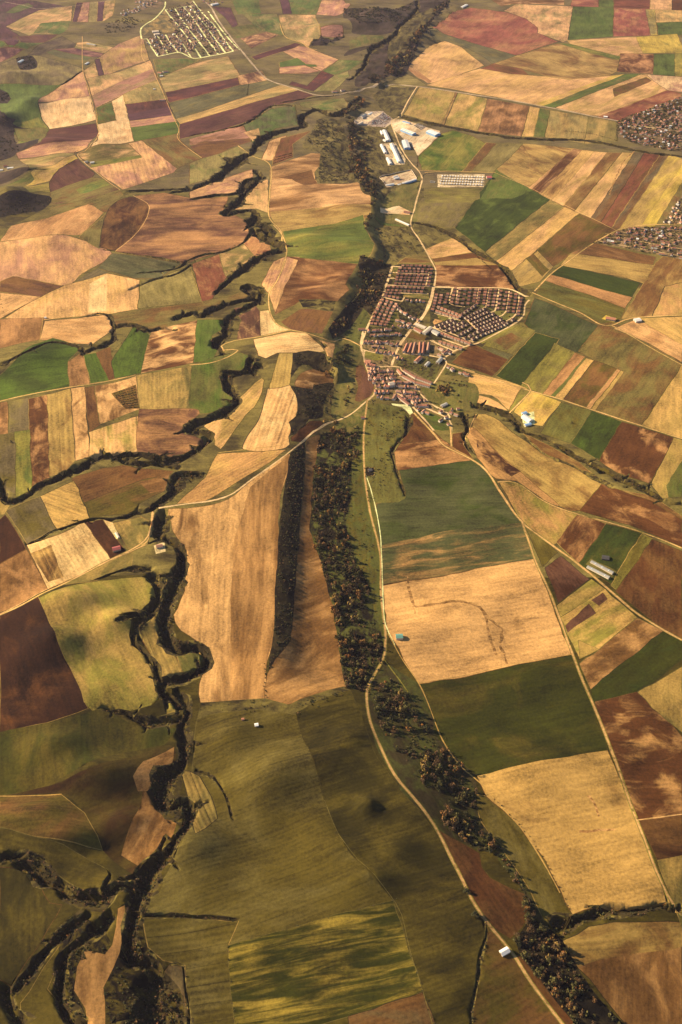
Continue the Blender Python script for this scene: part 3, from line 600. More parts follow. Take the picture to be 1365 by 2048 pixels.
# soil patches inside fields: x,y,rx,ry,turn deg,strength (+ = second colour)
BLOTS = '''
1290,1480,40,14,5,0.42 1300,1405,30,14,-20,-0.42 1280,1545,40,16,0,-0.34 1340,1570,18,30,0,0.42 1320,1470,50,10,5,-0.30 1245,1425,14,10,0,0.30 1240,1600,20,30,0,0.34
855,905,30,10,-20,0.34 905,915,18,8,0,-0.26 830,930,20,8,0,-0.34 1255,890,35,30,-30,-0.42 1230,905,18,20,0,-0.34 1310,880,14,34,30,0.51 1215,935,20,10,0,0.42
400,1060,20,26,0,0.30 385,1040,14,16,0,0.38 440,1080,40,70,0,-0.30 430,1250,30,90,0,-0.38 400,1330,20,60,0,-0.42 385,1190,10,50,0,-0.26
470,1110,20,60,0,0.26 540,1130,8,140,0,0.30 510,1180,30,110,0,0.09 560,1950,34,55,15,-0.18 640,1880,30,12,-20,0.18 680,1930,26,40,0,0.13 500,1920,18,14,0,0.16
540,2010,30,22,0,0.18 730,1960,60,60,0,-0.18 620,2000,40,30,0,-0.14 780,1870,40,40,0,-0.14 700,1990,20,14,0,0.14 650,1960,20,20,0,0.11
60,1420,30,10,0,0.34 90,1385,40,10,-10,0.34 30,1440,40,10,0,0.42 20,1390,14,10,0,0.34 110,1300,60,30,0,-0.30 60,1560,30,10,0,0.26 80,1610,14,16,0,0.26
880,1100,14,14,0,0.42 850,1085,20,10,0,0.34 1000,1075,30,16,0,-0.09 810,1120,20,26,0,0.30 930,1100,22,10,0,0.26 1020,1110,40,10,0,-0.34 780,1110,12,20,0,-0.34
350,690,26,5,-15,0.26 330,710,30,5,-10,0.30 370,720,16,5,0,0.34 680,590,20,6,0,0.34 650,560,24,6,-10,0.26 610,600,14,16,0,-0.34 640,640,14,12,0,-0.42
1030,965,16,8,0,0.42 970,900,30,8,40,0.34 1035,1110,30,10,-30,0.17
1160,1040,8,26,30,0.30 1185,1045,8,26,30,0.26 1290,1070,10,30,20,0.34 1330,1160,20,14,0,-0.34 1310,1170,16,30,20,0.26 1340,1010,40,16,10,-0.26 1240,1240,30,20,-30,-0.26 1270,1290,26,16,-20,0.26
620,450,10,14,0,-0.26 750,1215,1,1,0,0.00 1000,240,1,1,0,0.00
'''
# narrow damp lines in fields: width m | strength | points
DAMP = '''
5|.8|H 290,300 300,350 320,410 330,420 400,405 480,395 540,405 580,420 600,450 650,490 665,510 655,560 675,610 685,640
5|.8|H 590,440 610,500 625,560 640,605
3|.5|H 320,410 320,445
4|.5|J 1000,470 1020,500 1040,555
3|.4|J 960,610 1100,600
4|.4|B 1180,590 1130,640 1080,760
5|-.5|J 550,180 590,230 620,320 625,370
5|-.4|J 770,50 830,210
'''

# woods and bushes: kind mix | trees per hectare | points          (mix: r riverside, d dark scrub, o orange poplars, h hedge)
WOODS = '''
r|190|P 640,868 690,855 700,900 698,980 690,1050 710,1120 738,1180 752,1250 768,1315 745,1360 735,1385 692,1375 682,1330 665,1210 640,1120 624,1060 628,960
r|175|P 735,1385 770,1335 800,1370 840,1440 880,1480 920,1530 950,1560 955,1640 1000,1690 1050,1780 1075,1830 1050,1840 1045,1780 980,1690 950,1690 880,1640 870,1600 820,1540 770,1470
r|170|P 880,1640 960,1650 1000,1700 1050,1780 1075,1840 1050,1850 1045,1790 985,1705 955,1702
r|180|P 1030,1885 1060,1835 1110,1860 1150,1930 1180,1980 1255,2060 1160,2060 1100,1985 1045,1915
r|130|D 100,350 110,315 160,330 232,345 213,420 195,480 165,560 140,500 100,480
r|150|D 60,500 130,440 130,480 60,580 10,640 -15,600
r|110|Q 1365,0 1180,220 1080,450 980,600 830,620 860,500 1010,380 1180,180 1280,60
r|110|Q 830,620 780,690 700,680 760,600
r|110|M 1160,20 1060,150 1080,250 1100,450 1130,600 1230,690 1250,860 1200,960 1180,900 1230,850 1300,700 1250,600 1180,550 1130,280 1100,180 1180,90
r|110|W 60,300 200,300 380,500 280,560 270,780 380,900 400,1000 430,1170 250,1150 200,1000 60,880 130,780 180,620 60,420
d|150|M 890,200 1050,280 1100,500 1140,610 890,630 870,560 890,500 900,400 800,350
d|330|P 582,905 612,882 608,960 598,1100 590,1200 580,1282 537,1350 547,1290 552,1200 560,1060
d|150|O 150,150 330,120 510,160 520,200 600,300 480,370 400,340 260,280 130,430 120,480
d|150|O 120,520 370,565 390,515 620,490 500,720 480,880 330,900 250,1000 110,1100 130,1000 105,930 185,870 205,720
r|140|O 640,190 760,60 850,120 820,270 700,330 560,420 520,340
r|110|O 500,720 560,650 600,500 660,480 610,640 560,860 500,960
r|100|O 720,720 780,500 860,480 800,640 740,840 640,960 560,900 660,800
r|110|O 460,1300 480,1080 600,1000 780,1050 900,950 920,1100 880,1365 640,1365
d|50|F 130,592 128,340 135,222 250,225 300,262 300,300 240,388 240,430 275,560
d|45|P 690,880 720,870 722,960 735,1030 752,1100 765,1200 770,1270 750,1250 727,1170 702,1100 692,1040
d|150|P 590,1410 690,1375 700,1385 620,1425 590,1430
d|60|P 402,1405 530,1400 580,1412 520,1425 400,1430
h|60|D 150,195 300,205 360,290 280,320 200,330
d|110|Q 500,90 640,60 850,70 1080,20 1000,180 840,180 640,220
d|50|R 830,200 1040,130 1150,170 1040,250 850,270
d|150|R 130,470 260,450 300,540 170,560
d|120|S 0,650 120,570 230,580 300,740 0,780
d|110|S 230,590 400,610 410,660 310,740
d|150|R 0,715 60,740 90,790 60,830 0,830
d|50|R 0,880 60,940 110,1010 150,1220 20,1290 0,1290
d|150|Q 240,380 330,290 420,320 500,260 520,300 370,380
o|120|V 930,560 990,520 1100,540 1110,600 1010,640 950,600
h|40|V 480,290 540,200 760,200 940,250 900,460 600,330
h|50|V 980,470 1080,430 1280,470 1350,560 1340,740 1120,700 1180,560
h|60|V 180,680 500,760 600,900 600,1024 570,1000 520,880 420,760 200,740
h|45|T 640,720 700,640 1010,700 1020,800 900,960 740,1130 620,1060 560,830
h|45|T 130,1080 400,1090 720,1130 690,1220 600,1340 70,1340 70,1200
h|25|U 180,340 280,330 440,370 370,420 200,370
h|40|U 110,110 290,110 280,170 120,180
d|30|D 40,600 110,480 150,560 135,640 60,640
h|170|Y 460,440 640,350 850,290 990,220 1365,90 1365,860 1180,850 720,760 520,680 460,650
h|170|Z 110,740 440,580 660,520 1365,510 1365,970 1170,940 480,800
h|170|Z 1090,470 1290,170 1365,60 1365,480
h|16|X 375,120 720,10 760,40 1250,620 820,700 540,640 290,690 130,490 290,450 490,410
h|30|X 900,130 1290,610 1270,620 870,130
d|260|P 640,868 690,855 700,900 698,980 690,1050 710,1120 738,1180 752,1250 768,1315 745,1360 735,1385 692,1375 682,1330 665,1210 640,1120 624,1060 628,960
d|260|P 735,1385 770,1335 800,1370 840,1440 880,1480 920,1530 950,1560 955,1640 1000,1690 1050,1780 1075,1830 1050,1840 1045,1780 980,1690 950,1690 880,1640 870,1600 820,1540 770,1470
d|260|P 880,1640 960,1650 1000,1700 1050,1780 1075,1840 1050,1850 1045,1790 985,1705 955,1702
d|260|P 1030,1885 1060,1835 1110,1860 1150,1930 1180,1980 1255,2060 1160,2060 1100,1985 1045,1915
d|230|K 500,330 548,345 560,440 600,520 650,545 632,600 640,700 700,800 412,800 405,640 470,500 496,380
d|200|K 235,430 330,365 400,400 440,470 410,512 335,495 300,560 287,650 330,740 340,800 260,800 230,700 225,560
d|160|I 600,400 650,365 720,380 700,480 730,540 690,570 640,560 600,470
h|45|V 110,20 540,20 440,300 560,310 880,470 720,560 1080,830 650,720 400,690 210,590
h|30|T 470,170 1060,170 1060,560 330,640
h|30|T 345,650 550,700 390,1060 150,1040
h|22|U 60,110 1060,110 1280,220 1180,560 600,840 0,640
'''

SC = bpy.context.scene
COL = SC.collection

# ---------------------------------------------------------------- camera survey
F_PX, CX, CY, HORIZON, ALT = 2000.0, 682.5, 1024.0, -700.0, 1500.0
PITCH = math.atan((CY - HORIZON) / F_PX)
SP, CP = math.sin(PITCH), math.cos(PITCH)


def unproject(px, py, z=0.0):
    """photo position -> ground position (metres) at level z"""
    px, py, z = np.asarray(px, float), np.asarray(py, float), np.asarray(z, float)
    X, Y = (px - CX) / F_PX, (py - CY) / F_PX
    dy, dz = CP - Y * SP, -SP - Y * CP
    t = (z - ALT) / dz
    return X * t, dy * t


def project(x, y, z):
    d = y * CP - (z - ALT) * SP
    u = y * SP + (z - ALT) * CP
    return CX + F_PX * x / d, CY - F_PX * u / d


def scale_at(py):
    """metres per photo pixel, sideways"""
    return ALT / (CP * (np.asarray(py, float) - HORIZON))


def parse(txt):
    """'A 1,2 3,4 B 5,6' -> array of rows in photo pixels; third numbers are widths in pixels"""
    out, t = [], TILES['P']
    for tok in txt.split():
        if tok in TILES:
            t = TILES[tok]
            continue
        v = [float(q) for q in tok.split(',')]
        r = [t[0] + v[0] / t[2], t[1] + v[1] / t[2]]
        if len(v) > 2:
            r.append(v[2] / t[2])
        out.append(r)
    return np.array(out)


# ---------------------------------------------------------------- noise
def _hash(ix, iy, seed):
    n = (ix.astype(np.int64) * 374761393 + iy.astype(np.int64) * 668265263 + seed * 1274126177) & 0x7fffffff
    n = ((n ^ (n >> 13)) * 1274126177) & 0x7fffffff
    return ((n ^ (n >> 16)) & 0xffff) / 65535.0


def vnoise(x, y, seed=0):
    x, y = np.asarray(x, float), np.asarray(y, float)
    ix, iy = np.floor(x), np.floor(y)
    fx, fy = x - ix, y - iy
    fx, fy = fx * fx * (3 - 2 * fx), fy * fy * (3 - 2 * fy)
    a, b = _hash(ix, iy, seed), _hash(ix + 1, iy, seed)
    c, d = _hash(ix, iy + 1, seed), _hash(ix + 1, iy + 1, seed)
    return (a * (1 - fx) + b * fx) * (1 - fy) + (c * (1 - fx) + d * fx) * fy - 0.5


def smooth(a, b, x):
    t = np.clip((x - a) / (b - a), 0, 1)
    return t * t * (3 - 2 * t)


# ---------------------------------------------------------------- terrain
SCARP_D = 23.0
_sp = parse(SCARP)
_sx, _sy = unproject(_sp[:, 0], _sp[:, 1], SCARP_D)
_sy = np.array(_sy)
SLOPE_PY = np.array([-300, 0, 150, 380, 400, 520, 560, 690, 720, 870, 890, 1330, 1420, 2100.0])
SLOPE_W = np.array([300, 300, 240, 210, 60, 50, 60, 60, 130, 120, 78, 78, 230, 230.0])


def seg_dist(x, y, ax, ay, bx, by):
    dx, dy = bx - ax, by - ay
    L = dx * dx + dy * dy + 1e-9
    t = np.clip(((x - ax) * dx + (y - ay) * dy) / L, 0, 1)
    ex, ey = x - ax - t * dx, y - ay - t * dy
    return ex * ex + ey * ey, t, dx * ey - dy * ex


def h_scarp(x, y):
    best = np.full(x.shape, 1e18)
    sgn = np.zeros(x.shape)
    for i in range(len(_sx) - 1):
        d2, t, cr = seg_dist(x, y, _sx[i], _sy[i], _sx[i + 1], _sy[i + 1])
        m = d2 < best - 1e-6
        best = np.where(m, d2, best)
        sgn = np.where(m, np.sign(cr), sgn)
    d = np.sqrt(best) * sgn                      # + on the east (low) side when walking towards the camera
    _, py = project(x, np.maximum(y, 300), 0 * x)
    w = np.interp(py, SLOPE_PY, SLOPE_W)
    s = smooth(0, 1, d / w)
    rough = np.where((s > 0.01) & (s < 0.99), 1.0, 0.0) * s * (1 - s) * 4
    return SCARP_D * (1 - s) + rough * (5 * vnoise(x / 45, y / 26, 5) + 3 * vnoise(x / 18, y / 14, 6)) * np.interp(py, [0, 400, 430, 880, 900], [5, 3.4, 1.2, 1.2, .3])


_hl = []
for tok in HILLS.split():
    a = [float(q) for q in tok.split(',')]
    s = float(scale_at(a[1]))
    dep = math.atan((a[1] - CY) / F_PX) + PITCH
    hx, hy = unproject(a[0], a[1], 20.0)
    _hl.append((float(hx), float(hy), a[2] * s, a[3] * s / math.sin(dep), a[4] * (1.3 if a[2] < 24 else 2.0 if 590 < a[0] < 810 and a[1] > 1150 else 3.8 if a[1] > 1100 else 2.6)))


def h_base(x, y):
    x, y = np.asarray(x, float), np.asarray(y, float)
    h = h_scarp(x, y)
    for hx, hy, rx, ry, hh in _hl:
        h = h + hh * np.exp(-((x - hx) / rx) ** 2 - ((y - hy) / ry) ** 2)
    near = 1.4 + 7.0 * (1 - smooth(1250, 1750, y))
    h = h + 5.0 * vnoise(x / 330, y / 300, 1) + 1.9 * near * vnoise(x / 120, y / 80, 2)
    return h


def ground_at(px, py, it=5):
    px, py = np.asarray(px, float), np.asarray(py, float)
    z = np.full(px.shape, 14.0)
    for _ in range(it):
        x, y = unproject(px, py, z)
        z = h_base(x, y)
    return x, y, z


def world(txt):
    p = parse(txt)
    x, y, z = ground_at(p[:, 0], p[:, 1])
    return np.stack([x, y], 1)


def resample(p, step):
    """polyline with extra columns -> evenly spaced points (smooth curve)"""
    p = np.asarray(p, float)
    n = len(p)
    out = []
    for i in range(n - 1):
        p0, p1, p2, p3 = p[max(i - 1, 0)], p[i], p[i + 1], p[min(i + 2, n - 1)]
        L = np.hypot(*(p2 - p1)[:2])
        k = max(1, int(round(L / step)))
        for j in range(k):
            t = j / k
            out.append(0.5 * (2 * p1 + (p2 - p0) * t + (2 * p0 - 5 * p1 + 4 * p2 - p3) * t * t + (3 * p1 - p0 - 3 * p2 + p3) * t ** 3))
    out.append(p[-1])
    return np.array(out)


G = []                                          # gullies: depth, density, pts (x, y, halfwidth)
for line in GULLIES.strip().split('\n'):
    dep, den, pts = line.split('|')
    p = parse(pts)
    x, y, z = ground_at(p[:, 0], p[:, 1])
    hw = p[:, 2] * scale_at(p[:, 1]) * 0.5
    q = resample(np.stack([x, y, hw * 0.9], 1), 11.0)
    jx = 9 * vnoise(q[:, 0] / 32, q[:, 1] / 32, 21) + 8 * vnoise(q[:, 0] / 70, q[:, 1] / 70, 25)
    jy = 9 * vnoise(q[:, 0] / 32, q[:, 1] / 32, 22) + 8 * vnoise(q[:, 0] / 70, q[:, 1] / 70, 26)
    q[:, 0] += jx * np.clip(q[:, 2] / 12, .3, 1); q[:, 1] += jy * np.clip(q[:, 2] / 12, .3, 1)
    q[:, 2] = np.maximum(q[:, 2] * (1 + 0.9 * vnoise(q[:, 0] / 34, q[:, 1] / 34, 23) + .5 * vnoise(q[:, 0] / 90, q[:, 1] / 90, 24)), 2.0)
    G.append((float(dep), float(den), q))


# side rills eaten back into the fields
GPAR = list(range(len(G)))
for gi_, (dep, den, q) in enumerate(list(G)):
    if dep < 8:
        continue
    for i in range(2, len(q) - 2, 3):
        if RNG.uniform() > .5:
            continue
        d = q[i + 1, :2] - q[i - 1, :2]
        d /= np.hypot(*d) + 1e-9
        sd = RNG.choice([-1, 1])
        v = np.array([-d[1], d[0]]) * sd + d * RNG.uniform(-.8, .8)
        v /= np.hypot(*v)
        L = q[i, 2] * RNG.uniform(1.3, 2.4) + RNG.uniform(4, 16)
        n = max(3, int(L / 7))
        t = np.linspace(0, 1, n)
        bend = RNG.uniform(-.35, .35) * L
        px_ = q[i, 0] + v[0] * L * t - v[1] * bend * t * t + RNG.normal(0, 1.2, n)
        py_ = q[i, 1] + v[1] * L * t + v[0] * bend * t * t + RNG.normal(0, 1.2, n)
        G.append((dep * .7, den * .6, np.stack([px_, py_, np.maximum(q[i, 2] * .55 * (1 - t) ** .8, 1.8)], 1)))
        GPAR.append(gi_)
GB = np.array([(q[:, 0].min() - q[:, 2].max() * 1.5, q[:, 0].max() + q[:, 2].max() * 1.5, q[:, 1].min() - q[:, 2].max() * 1.5, q[:, 1].max() + q[:, 2].max() * 1.5) for _, _, q in G])


def h_gully(x, y):
    """depth cut by the gullies, and how deep inside one a point is (0..1)"""
    cut = np.zeros(x.shape)
    inside = np.zeros(x.shape)
    for gi in np.where((GB[:, 0] < x.max()) & (GB[:, 1] > x.min()) & (GB[:, 2] < y.max()) & (GB[:, 3] > y.min()))[0]:
        dep, den, q = G[gi]
        m = q[:, 2].max() * 1.5
        sel = np.where((x > q[:, 0].min() - m) & (x < q[:, 0].max() + m) & (y > q[:, 1].min() - m) & (y < q[:, 1].max() + m))[0]
        if not len(sel):
            continue
        xs, ys = x[sel], y[sel]
        wob = 13 if dep > 8 else 5
        xs2 = xs + wob * vnoise(xs / 20, ys / 20, 31)
        ys2 = ys + wob * vnoise(xs / 20, ys / 20, 32)
        r = np.full(xs.shape, 9.0)
        sunny = np.zeros(xs.shape)                   # 1 on the bank nearer the sun: the steep, shaded one
        for i in range(len(q) - 1):
            a, b = q[i], q[i + 1]
            mm = max(a[2], b[2]) * 1.5 + 8
            lo0, hi0, lo1, hi1 = min(a[0], b[0]) - mm, max(a[0], b[0]) + mm, min(a[1], b[1]) - mm, max(a[1], b[1]) + mm
            k = np.where((xs > lo0) & (xs < hi0) & (ys > lo1) & (ys < hi1))[0]
            if not len(k):
                continue
            dx, dy = b[0] - a[0], b[1] - a[1]
            t = np.clip(((xs2[k] - a[0]) * dx + (ys2[k] - a[1]) * dy) / (dx * dx + dy * dy + 1e-9), 0, 1)
            ex, ey = xs2[k] - a[0] - t * dx, ys2[k] - a[1] - t * dy
            rr = np.sqrt(ex * ex + ey * ey) / (a[2] + (b[2] - a[2]) * t)
            m = rr < r[k]
            r[k] = np.where(m, rr, r[k])
            sunny[k] = np.where(m, ex * -0.955 + ey * 0.297 > 0, sunny[k])
        r = r + 0.34 * vnoise(xs / 13, ys / 13, 33) + 0.2 * vnoise(xs / 6, ys / 6, 34)
        hwm = np.median(q[:, 2])
        c = min(dep * 1.3, hwm * 1.15 + 2) * np.where(sunny > .5, 1 - smooth(0.42, 0.98, r), 1 - smooth(0.0, 1.0, r) ** .8)
        cut[sel] = np.maximum(cut[sel], c)
        inside[sel] = np.maximum(inside[sel], np.clip(1.15 - r, 0, 1))
    return cut, inside


def height(x, y):
    x, y = np.atleast_1d(np.asarray(x, float)), np.atleast_1d(np.asarray(y, float))
    return h_base(x, y) - h_gully(x, y)[0]


# ---------------------------------------------------------------- colours
KCAL = np.array([1.25, 1.02, 0.74])
GRADE = np.array([1.10, 0.90, 0.57])        # survey colours -> measured colours


def lin(c):
    c = np.asarray(c, float) / 255
    return np.where(c <= 0.04045, c / 12.92, ((c + 0.055) / 1.055) ** 2.4)


def albedo(c):
    if isinstance(c, str):
        c = PAL[c]
    c = lin(c) * GRADE
    L = float(c @ np.array([.2126, .7152, .0722]))
    return np.clip(c * (L / 0.2) ** 0.38 * 1.03 / KCAL, 0.004, 0.72)


# ---------------------------------------------------------------- tagging
def tag(o, label=None, cat=None, group=None, kind=None):
    if label: o['label'] = label
    if cat: o['category'] = cat
    if group: o['group'] = group
    if kind: o['kind'] = kind
    return o


def link(name, me, parent=None):
    o = bpy.data.objects.new(name, me)
    COL.objects.link(o)
    if parent is not None:
        o.parent = parent
    return o


# ---------------------------------------------------------------- materials
def nodes_of(name):
    m = bpy.data.materials.new(name)
    m.use_nodes = True
    nt = m.node_tree
    b = nt.nodes['Principled BSDF']
    return m, nt, b


class NB:
    def __init__(s, nt): s.nt = nt

    def n(s, t, **kw):
        x = s.nt.nodes.new(t)
        for k, v in kw.items(): setattr(x, k, v)
        return x

    def put(s, sock, v):
        if isinstance(v, (int, float)): sock.default_value = v
        elif isinstance(v, tuple): sock.default_value = v
        else: s.nt.links.new(v, sock)

    def m(s, op, a, b=0.0, c=0.0):
        x = s.n('ShaderNodeMath', operation=op)
        s.put(x.inputs[0], a); s.put(x.inputs[1], b); s.put(x.inputs[2], c)
        return x.outputs[0]

    def mix(s, f, a, b, bt='MIX'):
        x = s.n('ShaderNodeMix', data_type='RGBA', blend_type=bt)
        s.put(x.inputs[0], f); s.put(x.inputs[6], a); s.put(x.inputs[7], b)
        return x.outputs[2]

    def noise(s, vec, scale, detail=3.0, rough=0.55, dist=0.0):
        x = s.n('ShaderNodeTexNoise')
        s.put(x.inputs['Vector'], vec); s.put(x.inputs['Scale'], scale)
        x.inputs['Detail'].default_value = detail; x.inputs['Roughness'].default_value = rough
        x.inputs['Distortion'].default_value = dist
        return x.outputs[0]

    def comb(s, x, y, z=0.0):
        c = s.n('ShaderNodeCombineXYZ')
        s.put(c.inputs[0], x); s.put(c.inputs[1], y); s.put(c.inputs[2], z)
        return c.outputs[0]


def ground_material():
    m, nt, bs = nodes_of('farmland')
    N = NB(nt)
    def att(name):
        a = N.n('ShaderNodeAttribute', attribute_name=name)
        s = N.n('ShaderNodeSeparateColor')
        nt.links.new(a.outputs['Color'], s.inputs[0])
        return a.outputs['Color'], s.outputs, a.outputs['Alpha']
    cA, _, th = att('col_a')
    cB, _, sc = att('col_b')
    _, par, wid = att('par')
    _, pr2, _ = att('par_b')
    blot = N.n('ShaderNodeAttribute', attribute_name='blot').outputs['Fac']
    geo = N.n('ShaderNodeNewGeometry').outputs['Position']
    sp = N.n('ShaderNodeSeparateXYZ')
    nt.links.new(geo, sp.inputs[0])
    X, Y = sp.outputs[0], sp.outputs[1]
    xr = N.m('ADD', N.m('MULTIPLY', X, par[0]), N.m('MULTIPLY', Y, par[1]))
    yr = N.m('SUBTRACT', N.m('MULTIPLY', Y, par[0]), N.m('MULTIPLY', X, par[1]))
    vec = N.comb(N.m('DIVIDE', xr, N.m('MULTIPLY', sc, pr2[0])), N.m('DIVIDE', yr, sc))
    n1 = N.noise(vec, 1.0, 6.0, 0.62, 0.9)
    x = N.m('ADD', n1, N.m('MULTIPLY', blot, 0.42))
    lo, hi = N.m('SUBTRACT', th, pr2[1]), N.m('ADD', th, pr2[1])
    mr = N.n('ShaderNodeMapRange', interpolation_type='SMOOTHSTEP')
    N.put(mr.inputs[0], x); N.put(mr.inputs[1], lo); N.put(mr.inputs[2], hi)
    col = N.mix(mr.outputs[0], cA, cB)
    streak = N.noise(N.comb(N.m('DIVIDE', xr, 70.0), N.m('DIVIDE', yr, 9.0)), 1.0, 4.0, 0.65, 0.3)
    grain = N.noise(geo, 0.2, 3.0, 0.75)
    mott = N.noise(N.comb(N.m('DIVIDE', xr, 75.0), N.m('DIVIDE', yr, 19.0)), 1.0, 5.0, 0.66, 0.5)
    broad = N.noise(geo, 0.008, 3.0, 0.5, 0.3)
    fur = N.m('SINE', N.m('ADD', N.m('MULTIPLY', N.m('DIVIDE', yr, wid), 6.2832), N.m('MULTIPLY', mott, 1.4)))
    fur = N.m('MULTIPLY', N.m('MULTIPLY', fur, par[2]), N.m('MULTIPLY', streak, 2.0))
    tone = N.m('ADD', 1.0, fur)
    tone = N.m('ADD', tone, N.m('MULTIPLY', N.m('SUBTRACT', streak, 0.5), pr2[2]))
    tone = N.m('ADD', tone, N.m('MULTIPLY', N.m('SUBTRACT', grain, 0.5), 1.5))
    tone = N.m('ADD', tone, N.m('MULTIPLY', N.m('SUBTRACT', mott, 0.5), 1.4))
    tone = N.m('ADD', tone, N.m('MULTIPLY', N.m('SUBTRACT', broad, 0.5), 1.7))
    tram = N.m('LESS_THAN', N.m('FRACT', N.m('DIVIDE', yr, N.m('MULTIPLY', wid, 2.7))), 0.07)
    tone = N.m('SUBTRACT', tone, N.m('MULTIPLY', tram, N.m('MULTIPLY', N.m('MULTIPLY', streak, par[2]), 4.0)))
    tone = N.m('MAXIMUM', tone, 0.3)
    col = N.mix(1.0, col, N.comb(tone, tone, tone), 'MULTIPLY')
    nt.links.new(col, bs.inputs['Base Color'])
    bs.inputs['Roughness'].default_value = 0.95
    bs.inputs['Specular IOR Level'].default_value = 0.12
    bp = N.n('ShaderNodeBump')
    bp.inputs['Strength'].default_value = 0.35
    bp.inputs['Distance'].default_value = 1.2
    nt.links.new(N.m('ADD', N.m('MULTIPLY', fur, 1.2), N.m('ADD', grain, mott)), bp.inputs['Height'])
    nt.links.new(bp.outputs[0], bs.inputs['Normal'])
    return m


def plain(name, col, rough=0.85, var=0.25, scale=0.5, metallic=0.0, each=0.3):
    """procedural paint / render / tile: colour broken up by weathering noise"""
    m, nt, bs = nodes_of(name)
    N = NB(nt)
    co = N.n('ShaderNodeTexCoord').outputs['Object']
    inf = N.n('ShaderNodeObjectInfo').outputs['Random']
    n = N.noise(co, scale, 4.0, 0.6)
    t = N.m('ADD', 1.0 - var * 0.5 - each * 0.5, N.m('ADD', N.m('MULTIPLY', n, var), N.m('MULTIPLY', inf, each)))
    c = N.mix(1.0, tuple(list(col) + [1.0]), N.comb(t, t, t), 'MULTIPLY')
    nt.links.new(c, bs.inputs['Base Color'])
    bs.inputs['Roughness'].default_value = rough
    bs.inputs['Metallic'].default_value = metallic
    return m


def attr_material(name, rough=0.9, trans=0.0):
    m, nt, bs = nodes_of(name)
    N = NB(nt)
    a = N.n('ShaderNodeAttribute', attribute_name='tint').outputs['Color']
    g = N.n('ShaderNodeNewGeometry').outputs['Position']
    n = N.noise(g, 0.9, 2.0, 0.6)
    t = N.m('ADD', 0.55, N.m('MULTIPLY', n, 0.9))
    c = N.mix(1.0, a, N.comb(t, t, t), 'MULTIPLY')
    nt.links.new(c, bs.inputs['Base Color'])
    bs.inputs['Roughness'].default_value = rough
    bs.inputs['Specular IOR Level'].default_value = 0.15
    return m


# ---------------------------------------------------------------- ground mesh
STYLE, FACES, VERTS, EDGES = [], [], [], []
OWNER = []                                      # style -> (object name, kind of object id)


def style(a, b=None, t=0.35, s=70.0, k=0.03, w=10.0, z=1.6, d=(1, 0), e=0.14, g=0.6, f=1.0, north=1.0):
    soil = np.array([1, 1, north]) * f            # f carries painted vignette shade, north a painted haze tint
    ca = albedo(a) * soil  # soil here carries the painted vignette shade and haze tint
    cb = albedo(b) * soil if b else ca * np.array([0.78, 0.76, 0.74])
    th = 0.5 + (0.5 - t) * 0.5
    L = math.hypot(*d) or 1
    STYLE.append((list(ca) + [th], list(cb) + [s], [d[0] / L, d[1] / L, k, w], [z, e, g, 1.0]))
    return len(STYLE) - 1


class Obj:
    def __init__(s, name): s.name = name


def add_face(poly, st, ob, outline=True):
    i = len(VERTS)
    VERTS.extend(Vector((float(a), float(b))) for a, b in poly)
    n = len(poly)
    EDGES.extend((i + j, i + (j + 1) % n) for j in (range(n) if outline else (0, 2)))
    FACES.append(list(range(i, i + len(poly))))
    OWNER.append((st, ob))


def densify(p, step=18.0, closed=True, jit=2.3):
    out = []
    n = len(p)
    for i in range(n if closed else n - 1):
        a, b = p[i], p[(i + 1) % n]
        k = max(1, int(np.hypot(*(b - a)) / step))
        for j in range(k):
            out.append(a + (b - a) * j / k)
    if not closed:
        out.append(p[-1])
    out = np.array(out)
    out[:, 0] += jit * 2 * vnoise(out[:, 0] / 24, out[:, 1] / 24, 41)
    out[:, 1] += jit * 2 * vnoise(out[:, 0] / 24, out[:, 1] / 24, 42)
    return out


def ribbon(p, hw, st, ob):
    """quads along a polyline; hw scalar or per point"""
    p = np.asarray(p, float)
    hw = np.broadcast_to(hw, (len(p),))
    d = np.gradient(p, axis=0)
    d /= np.linalg.norm(d, axis=1)[:, None] + 1e-9
    nrm = np.stack([-d[:, 1], d[:, 0]], 1)
    l, r = p + nrm * hw[:, None], p - nrm * hw[:, None]
    for i in range(len(p) - 1):
        add_face([r[i], r[i + 1], l[i + 1], l[i]], st, ob, False)


def ragged(q, k, st, ob, seed):
    """a ravine's outline: left and right rims wander on their own"""
    p = q[:, :2]
    d = np.gradient(p, axis=0)
    d /= np.linalg.norm(d, axis=1)[:, None] + 1e-9
    n = np.stack([-d[:, 1], d[:, 0]], 1)
    w = [q[:, 2] * k * np.clip(1 + .8 * vnoise(p[:, 0] / 26 + s_ * 50, p[:, 1] / 26, seed + s_) + .8 * vnoise(p[:, 0] / 10, p[:, 1] / 10, seed + 2 + s_), .35, 1.7) for s_ in (0, 1)]
    l, r = p + n * w[0][:, None], p - n * w[1][:, None]
    for i in range(len(p) - 1):
        add_face([r[i], r[i + 1], l[i + 1], l[i]], st, ob, False)


def in_poly(x, y, poly):
    c = np.zeros(np.shape(x), bool)
    j = len(poly) - 1
    for i in range(len(poly)):
        xi, yi, xj, yj = poly[i][0], poly[i][1], poly[j][0], poly[j][1]
        c ^= ((yi > y) != (yj > y)) & (x < (xj - xi) * (y - yi) / (yj - yi + 1e-12) + xi)
        j = i
    return c


def opts(txt):
    o = {}
    for tok in txt.split():
        k, v = tok.split('=')
        o[k] = v if k == 'b' else (tuple(float(q) for q in v.split(',')) if k == 'd' else float(v))
    return o


